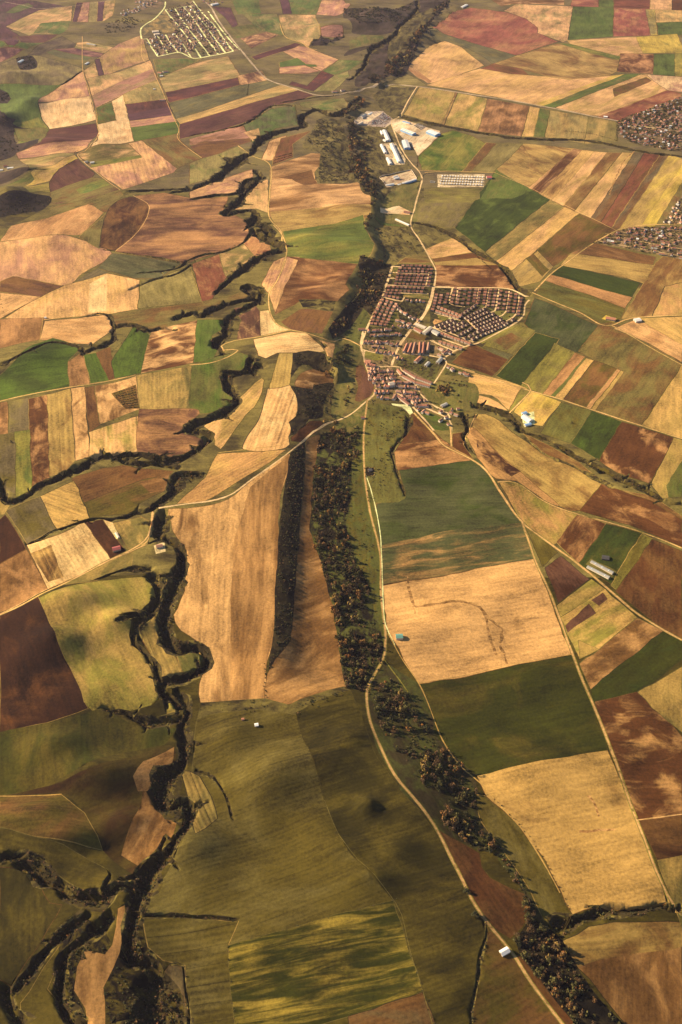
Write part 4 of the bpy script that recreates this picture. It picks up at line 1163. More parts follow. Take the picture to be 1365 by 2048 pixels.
def build_ground():
    base = Obj('ground')
    st0 = style('olive', 'brown', .5, 240, e=.1)
    R = 16000.0
    add_face([(-R, -3000), (R, -3000), (R, 26000), (-R, 26000)], st0, base)
    # farmland goes on outside the picture: a quilt of fields either side, behind and beyond
    kinds = ['tan', 'brown', 'olive', 'green', 'straw', 'soil', 'salmon', 'dgreen', 'wheat']
    cur = None
    for li, line in enumerate(FIELDS.strip().split('\n')):
        if li == 5:
            quilt = Obj('field')
            for gx in np.arange(-4200, 4200, 330.0):
                for gy in np.arange(250, 12500, 300.0):
                    c = np.array([(gx, gy), (gx + 318, gy + 40), (gx + 300, gy + 300), (gx - 12, gy + 262)]) + RNG.uniform(-40, 40, (4, 2))
                    px, py = project(c[:, 0], c[:, 1], np.zeros(4))
                    if np.any((px > -12) & (px < 1377) & (py > -6) & (py < 2060)):
                        continue
                    st = style(kinds[RNG.integers(len(kinds))], kinds[RNG.integers(len(kinds))], .35, 90, .08, 16, d=(RNG.normal(), RNG.normal()))
                    add_face(c, st, quilt)
        name, ca, pts, op = line.split('|')
        o = opts(op)
        p = world(pts)
        if 'd' in o:
            q = parse(pts).mean(0)
            x0, y0 = unproject(q[0], q[1], 10)
            x1, y1 = unproject(q[0] + o['d'][0] * 5, q[1] + o['d'][1] * 5, 10)
            o['d'] = (float(x1 - x0), float(y1 - y0))
        else:
            e = np.roll(p, -1, 0) - p
            k = np.argmax(np.hypot(e[:, 0], e[:, 1]))
            o['d'] = tuple(e[k])
        o['k'] = o.get('k', .045) * .62
        o['w'] = o.get('w', 12) * .72
        if 'r' in o:
            p = resample(np.vstack([p, p[:1]]), 22.0)[:-1]
        o['f'] = o.get('f', 1.0) * float(np.interp(parse(pts)[:, 1].mean(), [100, 450, 850, 1200, 1500, 1900], [.84, .92, .97, .84, .68, .63]))  # vignette shade put into the albedo: fields darken towards the near rows
        o['north'] = float(np.interp(parse(pts)[:, 1].mean(), [50, 500, 1000], [1.36, 1.12, 1.0]))  # haze tint put into the colour: bluer with distance
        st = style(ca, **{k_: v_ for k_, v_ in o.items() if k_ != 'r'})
        if name != '+':
            cur = Obj(name)
        dp = densify(p)
        if name in ('field', 'ploughed_field', 'grass_field'):
            s = float(scale_at(parse(pts)[:, 1].mean()))
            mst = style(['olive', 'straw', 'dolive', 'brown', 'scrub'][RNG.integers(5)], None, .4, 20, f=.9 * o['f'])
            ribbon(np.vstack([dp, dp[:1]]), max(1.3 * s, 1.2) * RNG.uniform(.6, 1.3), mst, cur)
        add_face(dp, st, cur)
    for line in DAMP.strip().split('\n'):
        w, stg, tx = line.split('|')
        if float(stg) > 0:
            q = resample(world(tx), 9.0)
            q = q + 5 * np.stack([vnoise(q[:, 0] / 14, q[:, 1] / 14, 81), vnoise(q[:, 0] / 14, q[:, 1] / 14, 82)], 1)
            ribbon(q, np.maximum(float(w) * .55 * (1 + 1.3 * vnoise(q[:, 0] / 17, q[:, 1] / 17, 83)), .5), style('brown', 'tan', .45, 9, 0, e=.2, f=.84 if float(stg) > .6 else .95), Obj('field'))
    gst = [style('scrub', 'dolive', .4, 14, 0, e=.1, f=.72), style('olive', 'scrub', .5, 14, 0, e=.1)]
    bank = style('olive', 'scrub', .6, 12, 0, e=.08, f=.85)
    rav = [Obj('ravine') for _ in G]
    for i, (dep, den, q) in enumerate(G):
        ragged(q, 1.04, bank, rav[GPAR[i]], 61)
    for i, (dep, den, q) in enumerate(G):
        ob = rav[GPAR[i]]
        ragged(q, 0.9, gst[0 if den > .55 else 1], ob, 71)
    for line in ROADS.strip().split('\n'):
        name, w, ca, pts = line.split('|')
        w = float(w)
        q = resample(world(pts), 18.0)
        q = q + 1.2 * np.stack([vnoise(q[:, 0] / 30, q[:, 1] / 30, 51), vnoise(q[:, 0] / 30, q[:, 1] / 30, 52)], 1)
        ob = Obj(name)
        if name == 'dirt_track' and w > 3:
            ribbon(q, w * 0.34 + 1.5, style('olive', 'ygreen', .5, 14, 0, f=.9), ob)
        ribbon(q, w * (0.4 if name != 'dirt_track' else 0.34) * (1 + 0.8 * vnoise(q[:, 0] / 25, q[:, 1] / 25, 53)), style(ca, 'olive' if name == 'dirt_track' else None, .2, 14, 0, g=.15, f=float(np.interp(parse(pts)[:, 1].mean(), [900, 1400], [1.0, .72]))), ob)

    # ---- survey points of the terrain
    pts = []
    y = 380.0
    while y < 7200:
        st_ = 9 + y * 0.0032
        half = y * 0.36 + 520
        xs = np.arange(-half, half, st_)
        pts.append(np.stack([xs + RNG.uniform(-.3, .3, len(xs)) * st_, y + RNG.uniform(-.3, .3, len(xs)) * st_], 1))
        y += st_
    for gx in np.arange(-R + 300, R, 480.0):
        for gy in np.arange(-2700, 25800, 480.0):
            if not (350 < gy < 7300 and abs(gx) < gy * 0.36 + 560):
                pts.append(np.array([[gx + 9, gy + 7]]))
    for dep, den, q in G:
        m = q[:, 2].max() * 1.3
        s = 4.2 + q[:, 1].mean() * 0.0009
        xs, ys = np.meshgrid(np.arange(q[:, 0].min() - m, q[:, 0].max() + m, s), np.arange(q[:, 1].min() - m, q[:, 1].max() + m, s))
        xs, ys = xs.ravel(), ys.ravel()
        keep = np.zeros(xs.shape, bool)
        for i in range(0, len(q), 2):
            keep |= (np.abs(xs - q[i, 0]) < q[i, 2] * 1.2 + 14) & (np.abs(ys - q[i, 1]) < q[i, 2] * 1.2 + 14)
        pts.append(np.stack([xs[keep], ys[keep]], 1) + RNG.uniform(-.2, .2, (keep.sum(), 2)) * s)
    k = np.where((_sy > 400))[0]
    sc = resample(np.stack([_sx, _sy], 1)[k], 8.0)
    for off in (-10, -3, 3, 9, 15, 22, 30, 38, 46, 54):
        d = np.gradient(sc, axis=0); d /= np.linalg.norm(d, axis=1)[:, None] + 1e-9
        pts.append(sc + np.stack([-d[:, 1], d[:, 0]], 1) * off)
    pts = np.vstack(pts)
    # thin out near-duplicates
    key = np.round(pts / 3.0).astype(np.int64)
    _, idx = np.unique(key[:, 0] * 1000003 + key[:, 1], return_index=True)
    pts = pts[idx]
    nf = len(VERTS)
    allv = VERTS + [Vector((a, b)) for a, b in pts]
    res = delaunay_2d_cdt(allv, EDGES, [], 0, 0.02)
    V = np.array([(v.x, v.y) for v in res[0]])
    T = np.array(res[2])
    # which outline each triangle lies in: the last one drawn wins
    cen = V[T].mean(1)
    o_ = np.argsort(cen[:, 1], kind='stable')
    cxs, cys = cen[o_, 0], cen[o_, 1]
    own_s = np.zeros(len(T), int)
    for i, f in enumerate(FACES):
        pl = np.array([VERTS[j][:] for j in f])
        lo, hi = np.searchsorted(cys, pl[:, 1].min()), np.searchsorted(cys, pl[:, 1].max())
        if hi <= lo:
            continue
        sx = cxs[lo:hi]
        k = np.where((sx >= pl[:, 0].min()) & (sx <= pl[:, 0].max()))[0]
        if len(k):
            k = k[in_poly(sx[k], cys[lo:hi][k], pl)]
            own_s[lo + k] = i
    own = np.zeros(len(T), int)
    own[o_] = own_s
    print('terrain', len(V), len(T), 'points', len(pts))
    zb = h_base(V[:, 0], V[:, 1])
    cut, inside = h_gully(V[:, 0], V[:, 1])
    far = smooth(7500, 9000, np.hypot(V[:, 0], V[:, 1]))
    Z = zb - cut
    Z = Z * (1 - far)
    P = np.column_stack([V, Z])
    # patches of soil
    blot = np.zeros(len(V))
    ppx, ppy = project(P[:, 0], P[:, 1], Z)
    for tok in BLOTS.split():
        a = [float(q) for q in tok.split(',')]
        c, s = math.cos(math.radians(a[4])), math.sin(math.radians(a[4]))
        bx, by, bz = ground_at(a[0], a[1])
        ss = float(scale_at(a[1])); dep = math.sin(math.atan((a[1] - CY) / F_PX) + PITCH)
        u = (P[:, 0] - bx) / ss; v = (P[:, 1] - by) / ss * dep
        uu, vv = u * c + v * s, -u * s + v * c
        blot += a[5] * np.exp(-(uu / max(a[2], 2)) ** 2 - (vv / max(a[3], 2)) ** 2)
    for line in DAMP.strip().split('\n'):
        w, stg, tx = line.split('|')
        if float(stg) > 0:
            continue
        q = resample(world(tx), 20.0)
        d = np.full(len(V), 1e9)
        sel = np.where((P[:, 0] > q[:, 0].min() - 40) & (P[:, 0] < q[:, 0].max() + 40) & (P[:, 1] > q[:, 1].min() - 40) & (P[:, 1] < q[:, 1].max() + 40))[0]
        for i in range(len(q) - 1):
            d2, _, _ = seg_dist(P[sel, 0], P[sel, 1], q[i, 0], q[i, 1], q[i + 1, 0], q[i + 1, 1])
            d[sel] = np.minimum(d[sel], d2)
        blot += float(stg) * np.exp(-d / (float(w) * 1.6) ** 2)
    # normals of the whole sheet, so fields meet without a seam
    a, b, c = P[T[:, 0]], P[T[:, 1]], P[T[:, 2]]
    fn = np.cross(b - a, c - a)
    flip = fn[:, 2] < 0
    T[flip] = T[flip][:, ::-1]
    fn[flip] *= -1
    VN = np.zeros_like(P)
    for j in range(3):
        np.add.at(VN, T[:, j], fn)
    VN /= np.linalg.norm(VN, axis=1)[:, None] + 1e-12
    mat = ground_material()
    groups, order = {}, []
    sty = np.array([OWNER[i][0] for i in own])
    gid = np.array([{}.setdefault(0, 0)] * len(own))
    ids = {}
    for i, (s_, ob) in enumerate(OWNER):
        ids.setdefault(id(ob), (len(ids), ob))
    omap = np.array([ids[id(ob)][0] for _, ob in OWNER])
    gid = omap[own]
    SA = [np.array([s_[j] for s_ in STYLE], np.float32) for j in range(4)]
    for k_, ob in ids.values():
        f = np.where(gid == k_)[0]
        if not len(f):
            continue
        used, inv = np.unique(T[f], return_inverse=True)
        me = bpy.data.meshes.new(ob.name)
        me.vertices.add(len(used)); me.loops.add(len(f) * 3); me.polygons.add(len(f))
        me.vertices.foreach_set('co', P[used].astype(np.float32).ravel())
        me.loops.foreach_set('vertex_index', inv.astype(np.int32).ravel())
        me.polygons.foreach_set('loop_start', np.arange(0, len(f) * 3, 3, dtype=np.int32))
        me.polygons.foreach_set('use_smooth', np.ones(len(f), bool))
        me.update(calc_edges=True)
        me.normals_split_custom_set_from_vertices(VN[used].tolist())
        for nm, arr in zip(('col_a', 'col_b', 'par', 'par_b'), SA):
            at = me.attributes.new(nm, 'FLOAT_COLOR', 'FACE')
            at.data.foreach_set('color', arr[sty[f]].ravel())
        at = me.attributes.new('blot', 'FLOAT', 'POINT')
        at.data.foreach_set('value', blot[used].astype(np.float32))
        me.materials.append(mat)
        tag(link(ob.name, me), kind='structure')


# ---------------------------------------------------------------- mesh helper
class MB:
    """collects faces with material slots and links them as one mesh"""
    def __init__(s): s.v, s.f, s.m = [], [], []

    def poly(s, pts, mi=0):
        i = len(s.v); s.v.extend(tuple(p) for p in pts); s.f.append(tuple(range(i, i + len(pts)))); s.m.append(mi)

    def box(s, x0, x1, y0, y1, z0, z1, mi=0):
        P_ = [(x0, y0, z0), (x1, y0, z0), (x1, y1, z0), (x0, y1, z0), (x0, y0, z1), (x1, y0, z1), (x1, y1, z1), (x0, y1, z1)]
        for q in ((3, 2, 1, 0), (4, 5, 6, 7), (0, 1, 5, 4), (1, 2, 6, 5), (2, 3, 7, 6), (3, 0, 4, 7)):
            s.poly([P_[i] for i in q], mi)

    def tube(s, p0, p1, r0, r1, n=6, mi=0):
        p0, p1 = Vector(p0), Vector(p1)
        d = (p1 - p0).normalized()
        u = d.orthogonal().normalized(); w = d.cross(u)
        a = [p0 + (u * math.cos(6.2832 * i / n) + w * math.sin(6.2832 * i / n)) * r0 for i in range(n)]
        b = [p1 + (u * math.cos(6.2832 * i / n) + w * math.sin(6.2832 * i / n)) * r1 for i in range(n)]
        for i in range(n):
            s.poly([a[i], a[(i + 1) % n], b[(i + 1) % n], b[i]], mi)
        s.poly(b, mi)

    def mesh(s, name, mats):
        me = bpy.data.meshes.new(name)
        me.from_pydata(s.v, [], s.f)
        for m in mats: me.materials.append(m)
        me.polygons.foreach_set('material_index', s.m)
        me.update()
        return me

    def build(s, name, mats, parent=None):
        return link(name, s.mesh(name, mats), parent)
# ---------------------------------------------------------------- vegetation
TINTS = dict(bare=[(.135, .082, .040), (.10, .066, .036), (.165, .092, .040)], olive=[(.098, .086, .028), (.078, .072, .024), (.12, .105, .034)],
             dark=[(.044, .044, .018), (.058, .052, .024), (.038, .043, .02)], orange=[(.25, .115, .03), (.19, .08, .025), (.29, .16, .04)],
             gold=[(.31, .20, .05), (.24, .155, .045), (.36, .25, .07)])
KINDS_R = (['bare'] * 30 + ['olive'] * 36 + ['dark'] * 16 + ['orange'] * 12 + ['gold'] * 6)
KINDS_D = (['dark'] * 60 + ['olive'] * 25 + ['bare'] * 15)
KINDS_O = ['orange'] * 45 + ['gold'] * 35 + ['bare'] * 20
KINDS_H = ['dark'] * 35 + ['olive'] * 35 + ['bare'] * 20 + ['gold'] * 5 + ['orange'] * 5
KINDS = dict(r=KINDS_R, d=KINDS_D, o=KINDS_O, h=KINDS_H)


def crown_arrays(n, leaf, seed, squash=1.0, lift=0.5, lobes=5):
    """leaf clumps spread through an uneven crown, unit radius: verts (n*4,3), shade per face"""
    r = np.random.default_rng(seed)
    cen = r.normal(size=(lobes, 3)) * np.array([.45, .45, .38 * squash])
    rad = r.uniform(.38, .62, lobes)
    v, sh = [], []
    for i in range(n):
        k = r.integers(lobes)
        d = r.normal(size=3); d /= np.linalg.norm(d)
        p = cen[k] + d * rad[k] * r.uniform(.45, 1.0) ** .5 * np.array([1, 1, squash])
        nrm = d + r.normal(size=3) * .55; nrm /= np.linalg.norm(nrm)
        u = np.cross(nrm, r.normal(size=3)); u /= np.linalg.norm(u) + 1e-9
        w = np.cross(nrm, u)
        s = leaf * r.uniform(.6, 1.35)
        q = [p + u * s, p + w * s * .8, p - u * s * .9, p - w * s * .75]
        v += [x + np.array([0, 0, lift]) for x in q]
        sh.append(r.uniform(.65, 1.4))
    return np.array(v), np.array(sh)


def quad_mesh(name, V, col, mat):
    me = bpy.data.meshes.new(name)
    n = len(V) // 4
    me.vertices.add(len(V)); me.loops.add(len(V)); me.polygons.add(n)
    me.vertices.foreach_set('co', V.astype(np.float32).ravel())
    me.loops.foreach_set('vertex_index', np.arange(len(V), dtype=np.int32))
    me.polygons.foreach_set('loop_start', np.arange(0, len(V), 4, dtype=np.int32))
    me.update(calc_edges=True)
    at = me.attributes.new('tint', 'FLOAT_COLOR', 'FACE')
    at.data.foreach_set('color', np.column_stack([col, np.ones(n)]).astype(np.float32).ravel())
    me.materials.append(mat)
    return me


def trunk_mesh(seed, mat):
    r = random.Random(seed)
    b = MB()
    b.tube((0, 0, -.25), (.03, .02, .45), .085, .055)
    b.tube((.03, .02, .45), (.0, .05, 1.05), .055, .02)
    for i in range(4):
        a = r.uniform(0, 6.28)
        z = r.uniform(.28, .6)
        b.tube((.02, .02, z), (math.cos(a) * .5, math.sin(a) * .5, z + r.uniform(.25, .5)), .032, .008, 5)
    return b.mesh('trunk', [mat])


def plant_all():
    mat = attr_material('leaves')
    bark = plain('bark', (.10, .075, .055), .9, .4, 3.0)
    # --- tree spots
    T = []                                     # x, y, radius, height factor, kind, wood index
    for wi, line in enumerate(WOODS.strip().split('\n')):
        mix, den, pts = line.split('|')
        p = world(pts)
        lo, hi = p.min(0), p.max(0)
        n = int((hi[0] - lo[0]) * (hi[1] - lo[1]) / 1e4 * float(den))
        xs, ys = RNG.uniform(lo[0], hi[0], n), RNG.uniform(lo[1], hi[1], n)
        k = in_poly(xs, ys, p) & (vnoise(xs / 38, ys / 38, 60 + wi) + vnoise(xs / 14, ys / 14, 61) * .5 > -.15)
        for x, y in zip(xs[k], ys[k]):
            clump = vnoise(np.array(x / 30), np.array(y / 30), 77)
            kinds = KINDS[mix]
            kd = kinds[RNG.integers(len(kinds))]
            if mix == 'r' and kd in ('orange', 'gold') and clump < .02: kd = 'bare'
            if mix == 'r': s = min(6.8, 1.9 + RNG.gamma(2.2, .85)) * (1.25 if kd in ('orange', 'gold') else 1)
            elif mix == 'd': s = RNG.uniform(1.1, 2.7)
            elif mix == 'o': s = RNG.uniform(4, 6.5)
            else: s = RNG.uniform(1.6, 3.2)
            s *= 1 + max(0.0, y - 3000) / 3200
            T.append((x, y, s, 1.25 if mix in 'ro' else .85, kd, wi))
    B = []
    for gi, (dep, den, q) in enumerate(G):
        for i in range(len(q) - 1):
            L = np.hypot(*(q[i + 1] - q[i])[:2])
            area = L * q[i, 2] * 2
            n = RNG.poisson(area / (11 + 0.010 * q[i, 1]) * den)
            for _ in range(n):
                t, u = RNG.uniform(), RNG.uniform(-1, 1)
                d = (q[i + 1] - q[i])[:2] / (L + 1e-9)
                x = q[i, 0] + d[0] * L * t - d[1] * u * q[i, 2] * .9
                y = q[i, 1] + d[1] * L * t + d[0] * u * q[i, 2] * .9
                kd = ['dark', 'dark', 'olive', 'bare', 'bare'][RNG.integers(5)]
                if RNG.uniform() < .04: kd = 'orange'
                big = q[i, 2] > 9 and RNG.uniform() < .22
                B.append((x, y, RNG.uniform(2.2, 3.8) if big else RNG.uniform(1.0, 2.2), 1.0, kd, -1))
    # hedges along field edges and single bushes
    for tx, stp, s in HEDGES:
        q = resample(world(tx), stp)
        for x, y in q:
            B.append((x + RNG.normal() * 1.2, y + RNG.normal() * 1.2, s * RNG.uniform(.6, 1.2), .9, ['dark', 'olive', 'dark', 'bare'][RNG.integers(4)], -1))
    for tx, nx, ny, s in ORCHARDS:
        c = world(tx)
        for i in range(nx):
            for j in range(ny):
                a = c[0] + (c[1] - c[0]) * (i + .5) / nx; b = c[3] + (c[2] - c[3]) * (i + .5) / nx
                x, y = a + (b - a) * (j + .5) / ny
                B.append((x, y, s * RNG.uniform(.8, 1.15), .85, 'dark', -1))
    T_arr = np.array([(t[0], t[1], t[2]) for t in T])
    px, py = project(T_arr[:, 0], T_arr[:, 1], np.zeros(len(T)))
    size = T_arr[:, 2] / scale_at(np.clip(py, -300, 2300))
    vis = (px > 4) & (px < 1361) & (py > 4) & (py < 2044)
    woods_mix = [l.split('|')[0] for l in WOODS.strip().split('\n')]
    tall = np.array([woods_mix[t[5]] in 'ro' for t in T])
    rank = np.argsort(-(size * vis * (1 + .5 * tall)))
    chosen = set(rank[:292].tolist())
    rest = [t for i, t in enumerate(T) if i not in chosen] + B
    print('trees', len(T), 'bushes', len(B))
    # --- individual trees
    trunks = [trunk_mesh(s, bark) for s in range(3)]
    crowns = {}
    for kd in TINTS:
        crowns[kd] = []
        for s in range(3):
            V, sh = crown_arrays(150 if kd != 'bare' else 120, .21 if kd != 'bare' else .16, 100 + s * 7 + len(kd), 1.05, .95)
            c = np.array([TINTS[kd][RNG.integers(3)] for _ in range(len(sh))]) * sh[:, None]
            if kd in ('orange', 'gold'):
                c[::3] = np.array(TINTS['bare'][s]) * sh[::3, None]
            crowns[kd].append(quad_mesh('crown', V, c, mat))
    def one(x, y, z, s, hf, kd, label, group, cat='tree', name='tree'):
        e = link(name, None)
        e.location = (x, y, z); e.rotation_euler = (0, 0, RNG.uniform(0, 6.28)); e.scale = (s, s, s * hf)
        tag(e, label, cat, group)
        link('trunk', trunks[RNG.integers(3)], e)
        link('crown', crowns[kd][RNG.integers(3)], e)
        return e
    LOOK = dict(bare='bare brown tree', olive='olive green tree', dark='dark evergreen bush tree', orange='orange autumn poplar', gold='golden yellow poplar')
    cx = np.array([(T[i][0], T[i][1]) for i in chosen])
    cz = height(cx[:, 0], cx[:, 1])
    for (i, z) in zip(chosen, cz):
        x, y, s, hf, kd, wi = T[i]
        _, tpy = project(np.array([x]), np.array([y]), np.array([0.0]))
        place = wood_place(wi, float(tpy[0]))
        one(x, y, float(z), s, hf, kd, LOOK[kd] + ' ' + place, LOOK[kd] + 's ' + place)
    for lab, tx, s, kd in LONE:
        x, y = world(tx)[0]
        one(x, y, float(height(x, y)[0]), s, 1.0, kd, lab, None)
    # --- everything smaller or farther: ground cover as one mass
    protos = []
    for s in range(5):
        V, sh = crown_arrays(26, .40, 300 + s, .85, .55, 4)
        protos.append((V, sh))
    far = [crown_arrays(13, .52, 340 + s, .85, .5, 3) for s in range(4)]
    arr = np.array([(t[0], t[1], t[2], t[3]) for t in rest])
    kd = [t[4] for t in rest]
    z = height(arr[:, 0], arr[:, 1])
    allV, allC = [], []
    tin = np.array([TINTS[k][RNG.integers(3)] for k in kd]) * RNG.uniform(.75, 1.25, (len(kd), 1))
    isfar = arr[:, 1] > 1900
    pick = RNG.integers(0, 20, len(kd))
    for grp, pr in ((~isfar, protos), (isfar, far)):
        for s, (V, sh) in enumerate(pr):
            k = np.where(grp & (pick % len(pr) == s))[0]
            if not len(k): continue
            a = RNG.uniform(0, 6.28, len(k)); c, sn = np.cos(a), np.sin(a)
            X = V[None, :, 0] * c[:, None] - V[None, :, 1] * sn[:, None]
            Y = V[None, :, 0] * sn[:, None] + V[None, :, 1] * c[:, None]
            r = arr[k, 2][:, None]
            X = X * r + arr[k, 0][:, None]; Y = Y * r + arr[k, 1][:, None]
            Zz = V[None, :, 2] * r * arr[k, 3][:, None] + z[k][:, None] - .1
            allV.append(np.stack([X, Y, Zz], -1).reshape(-1, 3))
            allC.append((tin[k][:, None, :] * sh[None, :, None]).reshape(-1, 3))
    o = link('undergrowth', quad_mesh('undergrowth', np.vstack(allV), np.vstack(allC), mat))
    tag(o, 'dark scrub, hedges and far trees filling the ravines and stream banks', 'undergrowth', None, 'stuff')


def wood_place(wi, py):
    if wi == 0:
        return 'in the wooded stream bed beside the brown terrace' if py < 1200 else 'in the wooded stream bed near the green roofed barn'
    if wi == 1:
        return 'in the grassy stream valley below the ford' if py < 1500 else 'in the stream valley beside the big dark green slope'
    if wi == 2:
        return 'in the narrow wood beside the long olive strip field'
    if wi == 3:
        return 'in the dense wood at the foot of the valley' if py > 1950 else 'in the dense wood beside the white roofed barn'
    return 'on the scrubby bank of the valley'


HEDGES = [('F 745,315 830,360 960,430 1030,470', 9, 2.0), ('F 130,462 162,458 162,488 132,490 130,462', 5, 1.8), ('P 168,320 130,330', 12, 2),
          ('R 495,680 665,568', 7, 2.6), ('R 780,865 970,770 1270,640', 16, 1.6), ('S 600,262 740,170 800,120', 14, 2), ('R 700,630 950,580 1205,485', 20, 1.6),
          ('S 350,935 600,920 720,1000', 18, 1.6), ('C 0,465 20,558', 20, 1.6), ('E 390,285 540,255', 12, 1.6), ('E 545,232 790,235', 20, 1.3),
          ('A 645,296 720,262 795,228', 14, 1.8), ('B 740,565 770,610', 10, 2), ('B 905,512 1000,520 1110,548', 9, 2.4), ('B 800,126 880,162 717,217 628,250', 22, 1.4),
          ('B 1110,475 1110,550', 9, 2.2), ('W 945,660 945,800', 7, 2.2), ('B 330,740 360,680 400,680', 7, 2.0), ('D 480,205 520,150 560,95', 18, 1.5),
          ('F 1215,545 1240,525', 8, 3.2), ('F 420,120 470,130 520,140', 6, 2.5), ('P 532,1345 533,1395', 9, 1.5), ('G 1035,640 1035,750', 8, 1.8),
          ('C 540,780 545,690 520,600', 14, 1.6), ('C 435,690 530,610', 9, 1.8), ('P 905,470 940,500 985,540', 9, 2.2), ('A 970,330 965,370', 7, 2.2),
          ('L 245,290 300,480 350,650 400,780', 14, 1.6), ('L 595,390 600,470 575,560', 8, 1.7), ('L 565,600 550,700 545,780', 6, 2.0), ('K 0,360 0,370', 9, 1),
          ('P 457,1893 470,2048', 13, 1.5), ('P 457,1893 600,1850 787,1803', 22, 1.3), ('J 1080,290 1190,560 1270,770', 26, 1.4), ('H 740,95 850,330 1000,770', 26, 1.4),
          ('L 560,350 580,365', 5, 2), ('P 990,1600 1037,1648 1092,1722 1140,1820', 9, 1.7), ('P 860,1420 912,1514 955,1552', 14, 1.7), ('D 540,150 480,205', 8, 1.6)]
ORCHARDS = [('E 437,168 528,140 543,228 492,230', 9, 9, 2.3), ('M 590,450 700,425 705,460 560,515', 14, 3, 2.4)]
LONE = [('large round dark tree on the west edge of the dirt track above the hut', 'P 931,1783', 5.2, 'dark'),
        ('large dark tree where the hedge lane leaves the dirt track', 'P 952,1830', 5.6, 'dark'),
        ('lone dark tree standing in the grey stubble field by the ploughed strips', 'E 46,360', 3.2, 'dark'),
        ('small dark bush on the dirt track beside the tan field corner', 'H2 610,990', 2.2, 'dark'),
        ('single dark bush in the green field above the ploughed valley field', 'F 934,285', 3.0, 'olive'),
        ('lone small tree at the field corner beside the tall estate trees', 'P 820,470', 3.0, 'dark')]
# ---------------------------------------------------------------- buildings
MATS = {}


def mats():
    M = MATS
    for i, c in enumerate([(.35, .145, .08), (.27, .105, .062), (.40, .21, .13)]):
        M['tile%d' % i] = plain('roof_tile', c, .85, .5, .8, 0, .8)
    for i, c in enumerate([(.50, .40, .31), (.62, .54, .45), (.40, .29, .21)]):
        M['wall%d' % i] = plain('render_wall', c, .85, .25, .6, 0, .5)
    M['glass'] = plain('window_glass', (.03, .035, .045), .25, .2, 1)
    M['wood'] = plain('door_wood', (.12, .07, .04), .7, .4, 2)
    M['white'] = plain('white_sheet_roof', (.74, .73, .70), .5, .32, .25)
    M['blue'] = plain('blue_sheet', (.22, .38, .62), .5, .2, .3)
    M['green'] = plain('green_sheet_roof', (.16, .36, .30), .5, .3, .4)
    M['red'] = plain('red_sheet_roof', (.38, .09, .08), .6, .3, .4)
    M['grey'] = plain('grey_sheet_roof', (.33, .32, .29), .6, .3, .3)
    M['pale'] = plain('pale_stone', (.68, .56, .42), .9, .35, .5)
    M['dark'] = plain('dark_sheet', (.06, .055, .055), .6, .3, .5)
    M['skylight'] = plain('skylight_sheet', (.50, .58, .64), .3, .15, .5)
    for i, c in enumerate([(.75, .75, .75), (.04, .04, .05), (.35, .36, .38), (.30, .03, .03), (.05, .09, .25)]):
        M['car%d' % i] = plain('car_paint', c, .25, .1, .5, .0)
    M['tyre'] = plain('tyre', (.02, .02, .02), .9, .2, 2)
    M['pool'] = plain('pool_water', (.12, .45, .48), .1, .2, .5)


def wall_mesh(L, W, he, hr, wm, windows=True, gap=3.4, storeys=1):
    """four walls with gable ends (ridge along x); windows and door openings stand a little proud"""
    b = MB()
    x, y = L / 2, W / 2
    b.poly([(-x, -y, -2.5), (x, -y, -2.5), (x, -y, he), (-x, -y, he)])
    b.poly([(x, y, -2.5), (-x, y, -2.5), (-x, y, he), (x, y, he)])
    b.poly([(x, -y, -2.5), (x, y, -2.5), (x, y, he), (x, 0, hr), (x, -y, he)])
    b.poly([(-x, y, -2.5), (-x, -y, -2.5), (-x, -y, he), (-x, 0, hr), (-x, y, he)])
    if windows:
        n = max(2, int(L / gap))
        for s in (-1, 1):
            for st in range(storeys):
                z0 = .9 + st * 2.8
                for i in range(n):
                    cx = -x + L * (i + .5) / n
                    p = [(cx - .6, s * (y + .03), z0), (cx + .6, s * (y + .03), z0), (cx + .6, s * (y + .03), z0 + 1.3), (cx - .6, s * (y + .03), z0 + 1.3)]
                    b.poly(p if s < 0 else p[::-1], 1)
    return b.mesh('wall', [wm, MATS['glass']])


def roof_mesh(L, W, he, hr, rm, over=.45, th=.22, chimney=False, stripes=0, sm=None):
    b = MB()
    x = L / 2 + over
    k = (hr - he) / (W / 2)
    ye, ze = W / 2 + over, he - over * k
    up = [(ye, ze + th), (0, hr + th)]
    n = max(1, stripes)
    for s in (-1, 1):
        for i in range(n):
            x0, x1 = -x + 2 * x * i / n, -x + 2 * x * (i + 1) / n
            p = [(x0, s * ye, ze + th), (x1, s * ye, ze + th), (x1, 0, hr + th), (x0, 0, hr + th)]
            b.poly(p if s < 0 else p[::-1], (i % 2) if stripes else 0)
        p = [(-x, s * ye, ze), (x, s * ye, ze), (x, s * ye, ze + th), (-x, s * ye, ze + th)]
        b.poly(p if s < 0 else p[::-1])
        p = [(-x, s * ye, ze), (-x, 0, hr), (x, 0, hr), (x, s * ye, ze)]
        b.poly(p if s < 0 else p[::-1])
        p = [(s * x, -ye, ze), (s * x, 0, hr), (s * x, 0, hr + th), (s * x, -ye, ze + th)]
        b.poly(p if s > 0 else p[::-1]); 
        p = [(s * x, 0, hr), (s * x, ye, ze), (s * x, ye, ze + th), (s * x, 0, hr + th)]
        b.poly(p if s > 0 else p[::-1])
    if chimney:
        b.box(L * .22, L * .22 + .7, W * .14, W * .14 + .7, he, hr + .9, 1 if sm else 0)
    return b.mesh('roof', [rm] + ([sm] if sm else []))


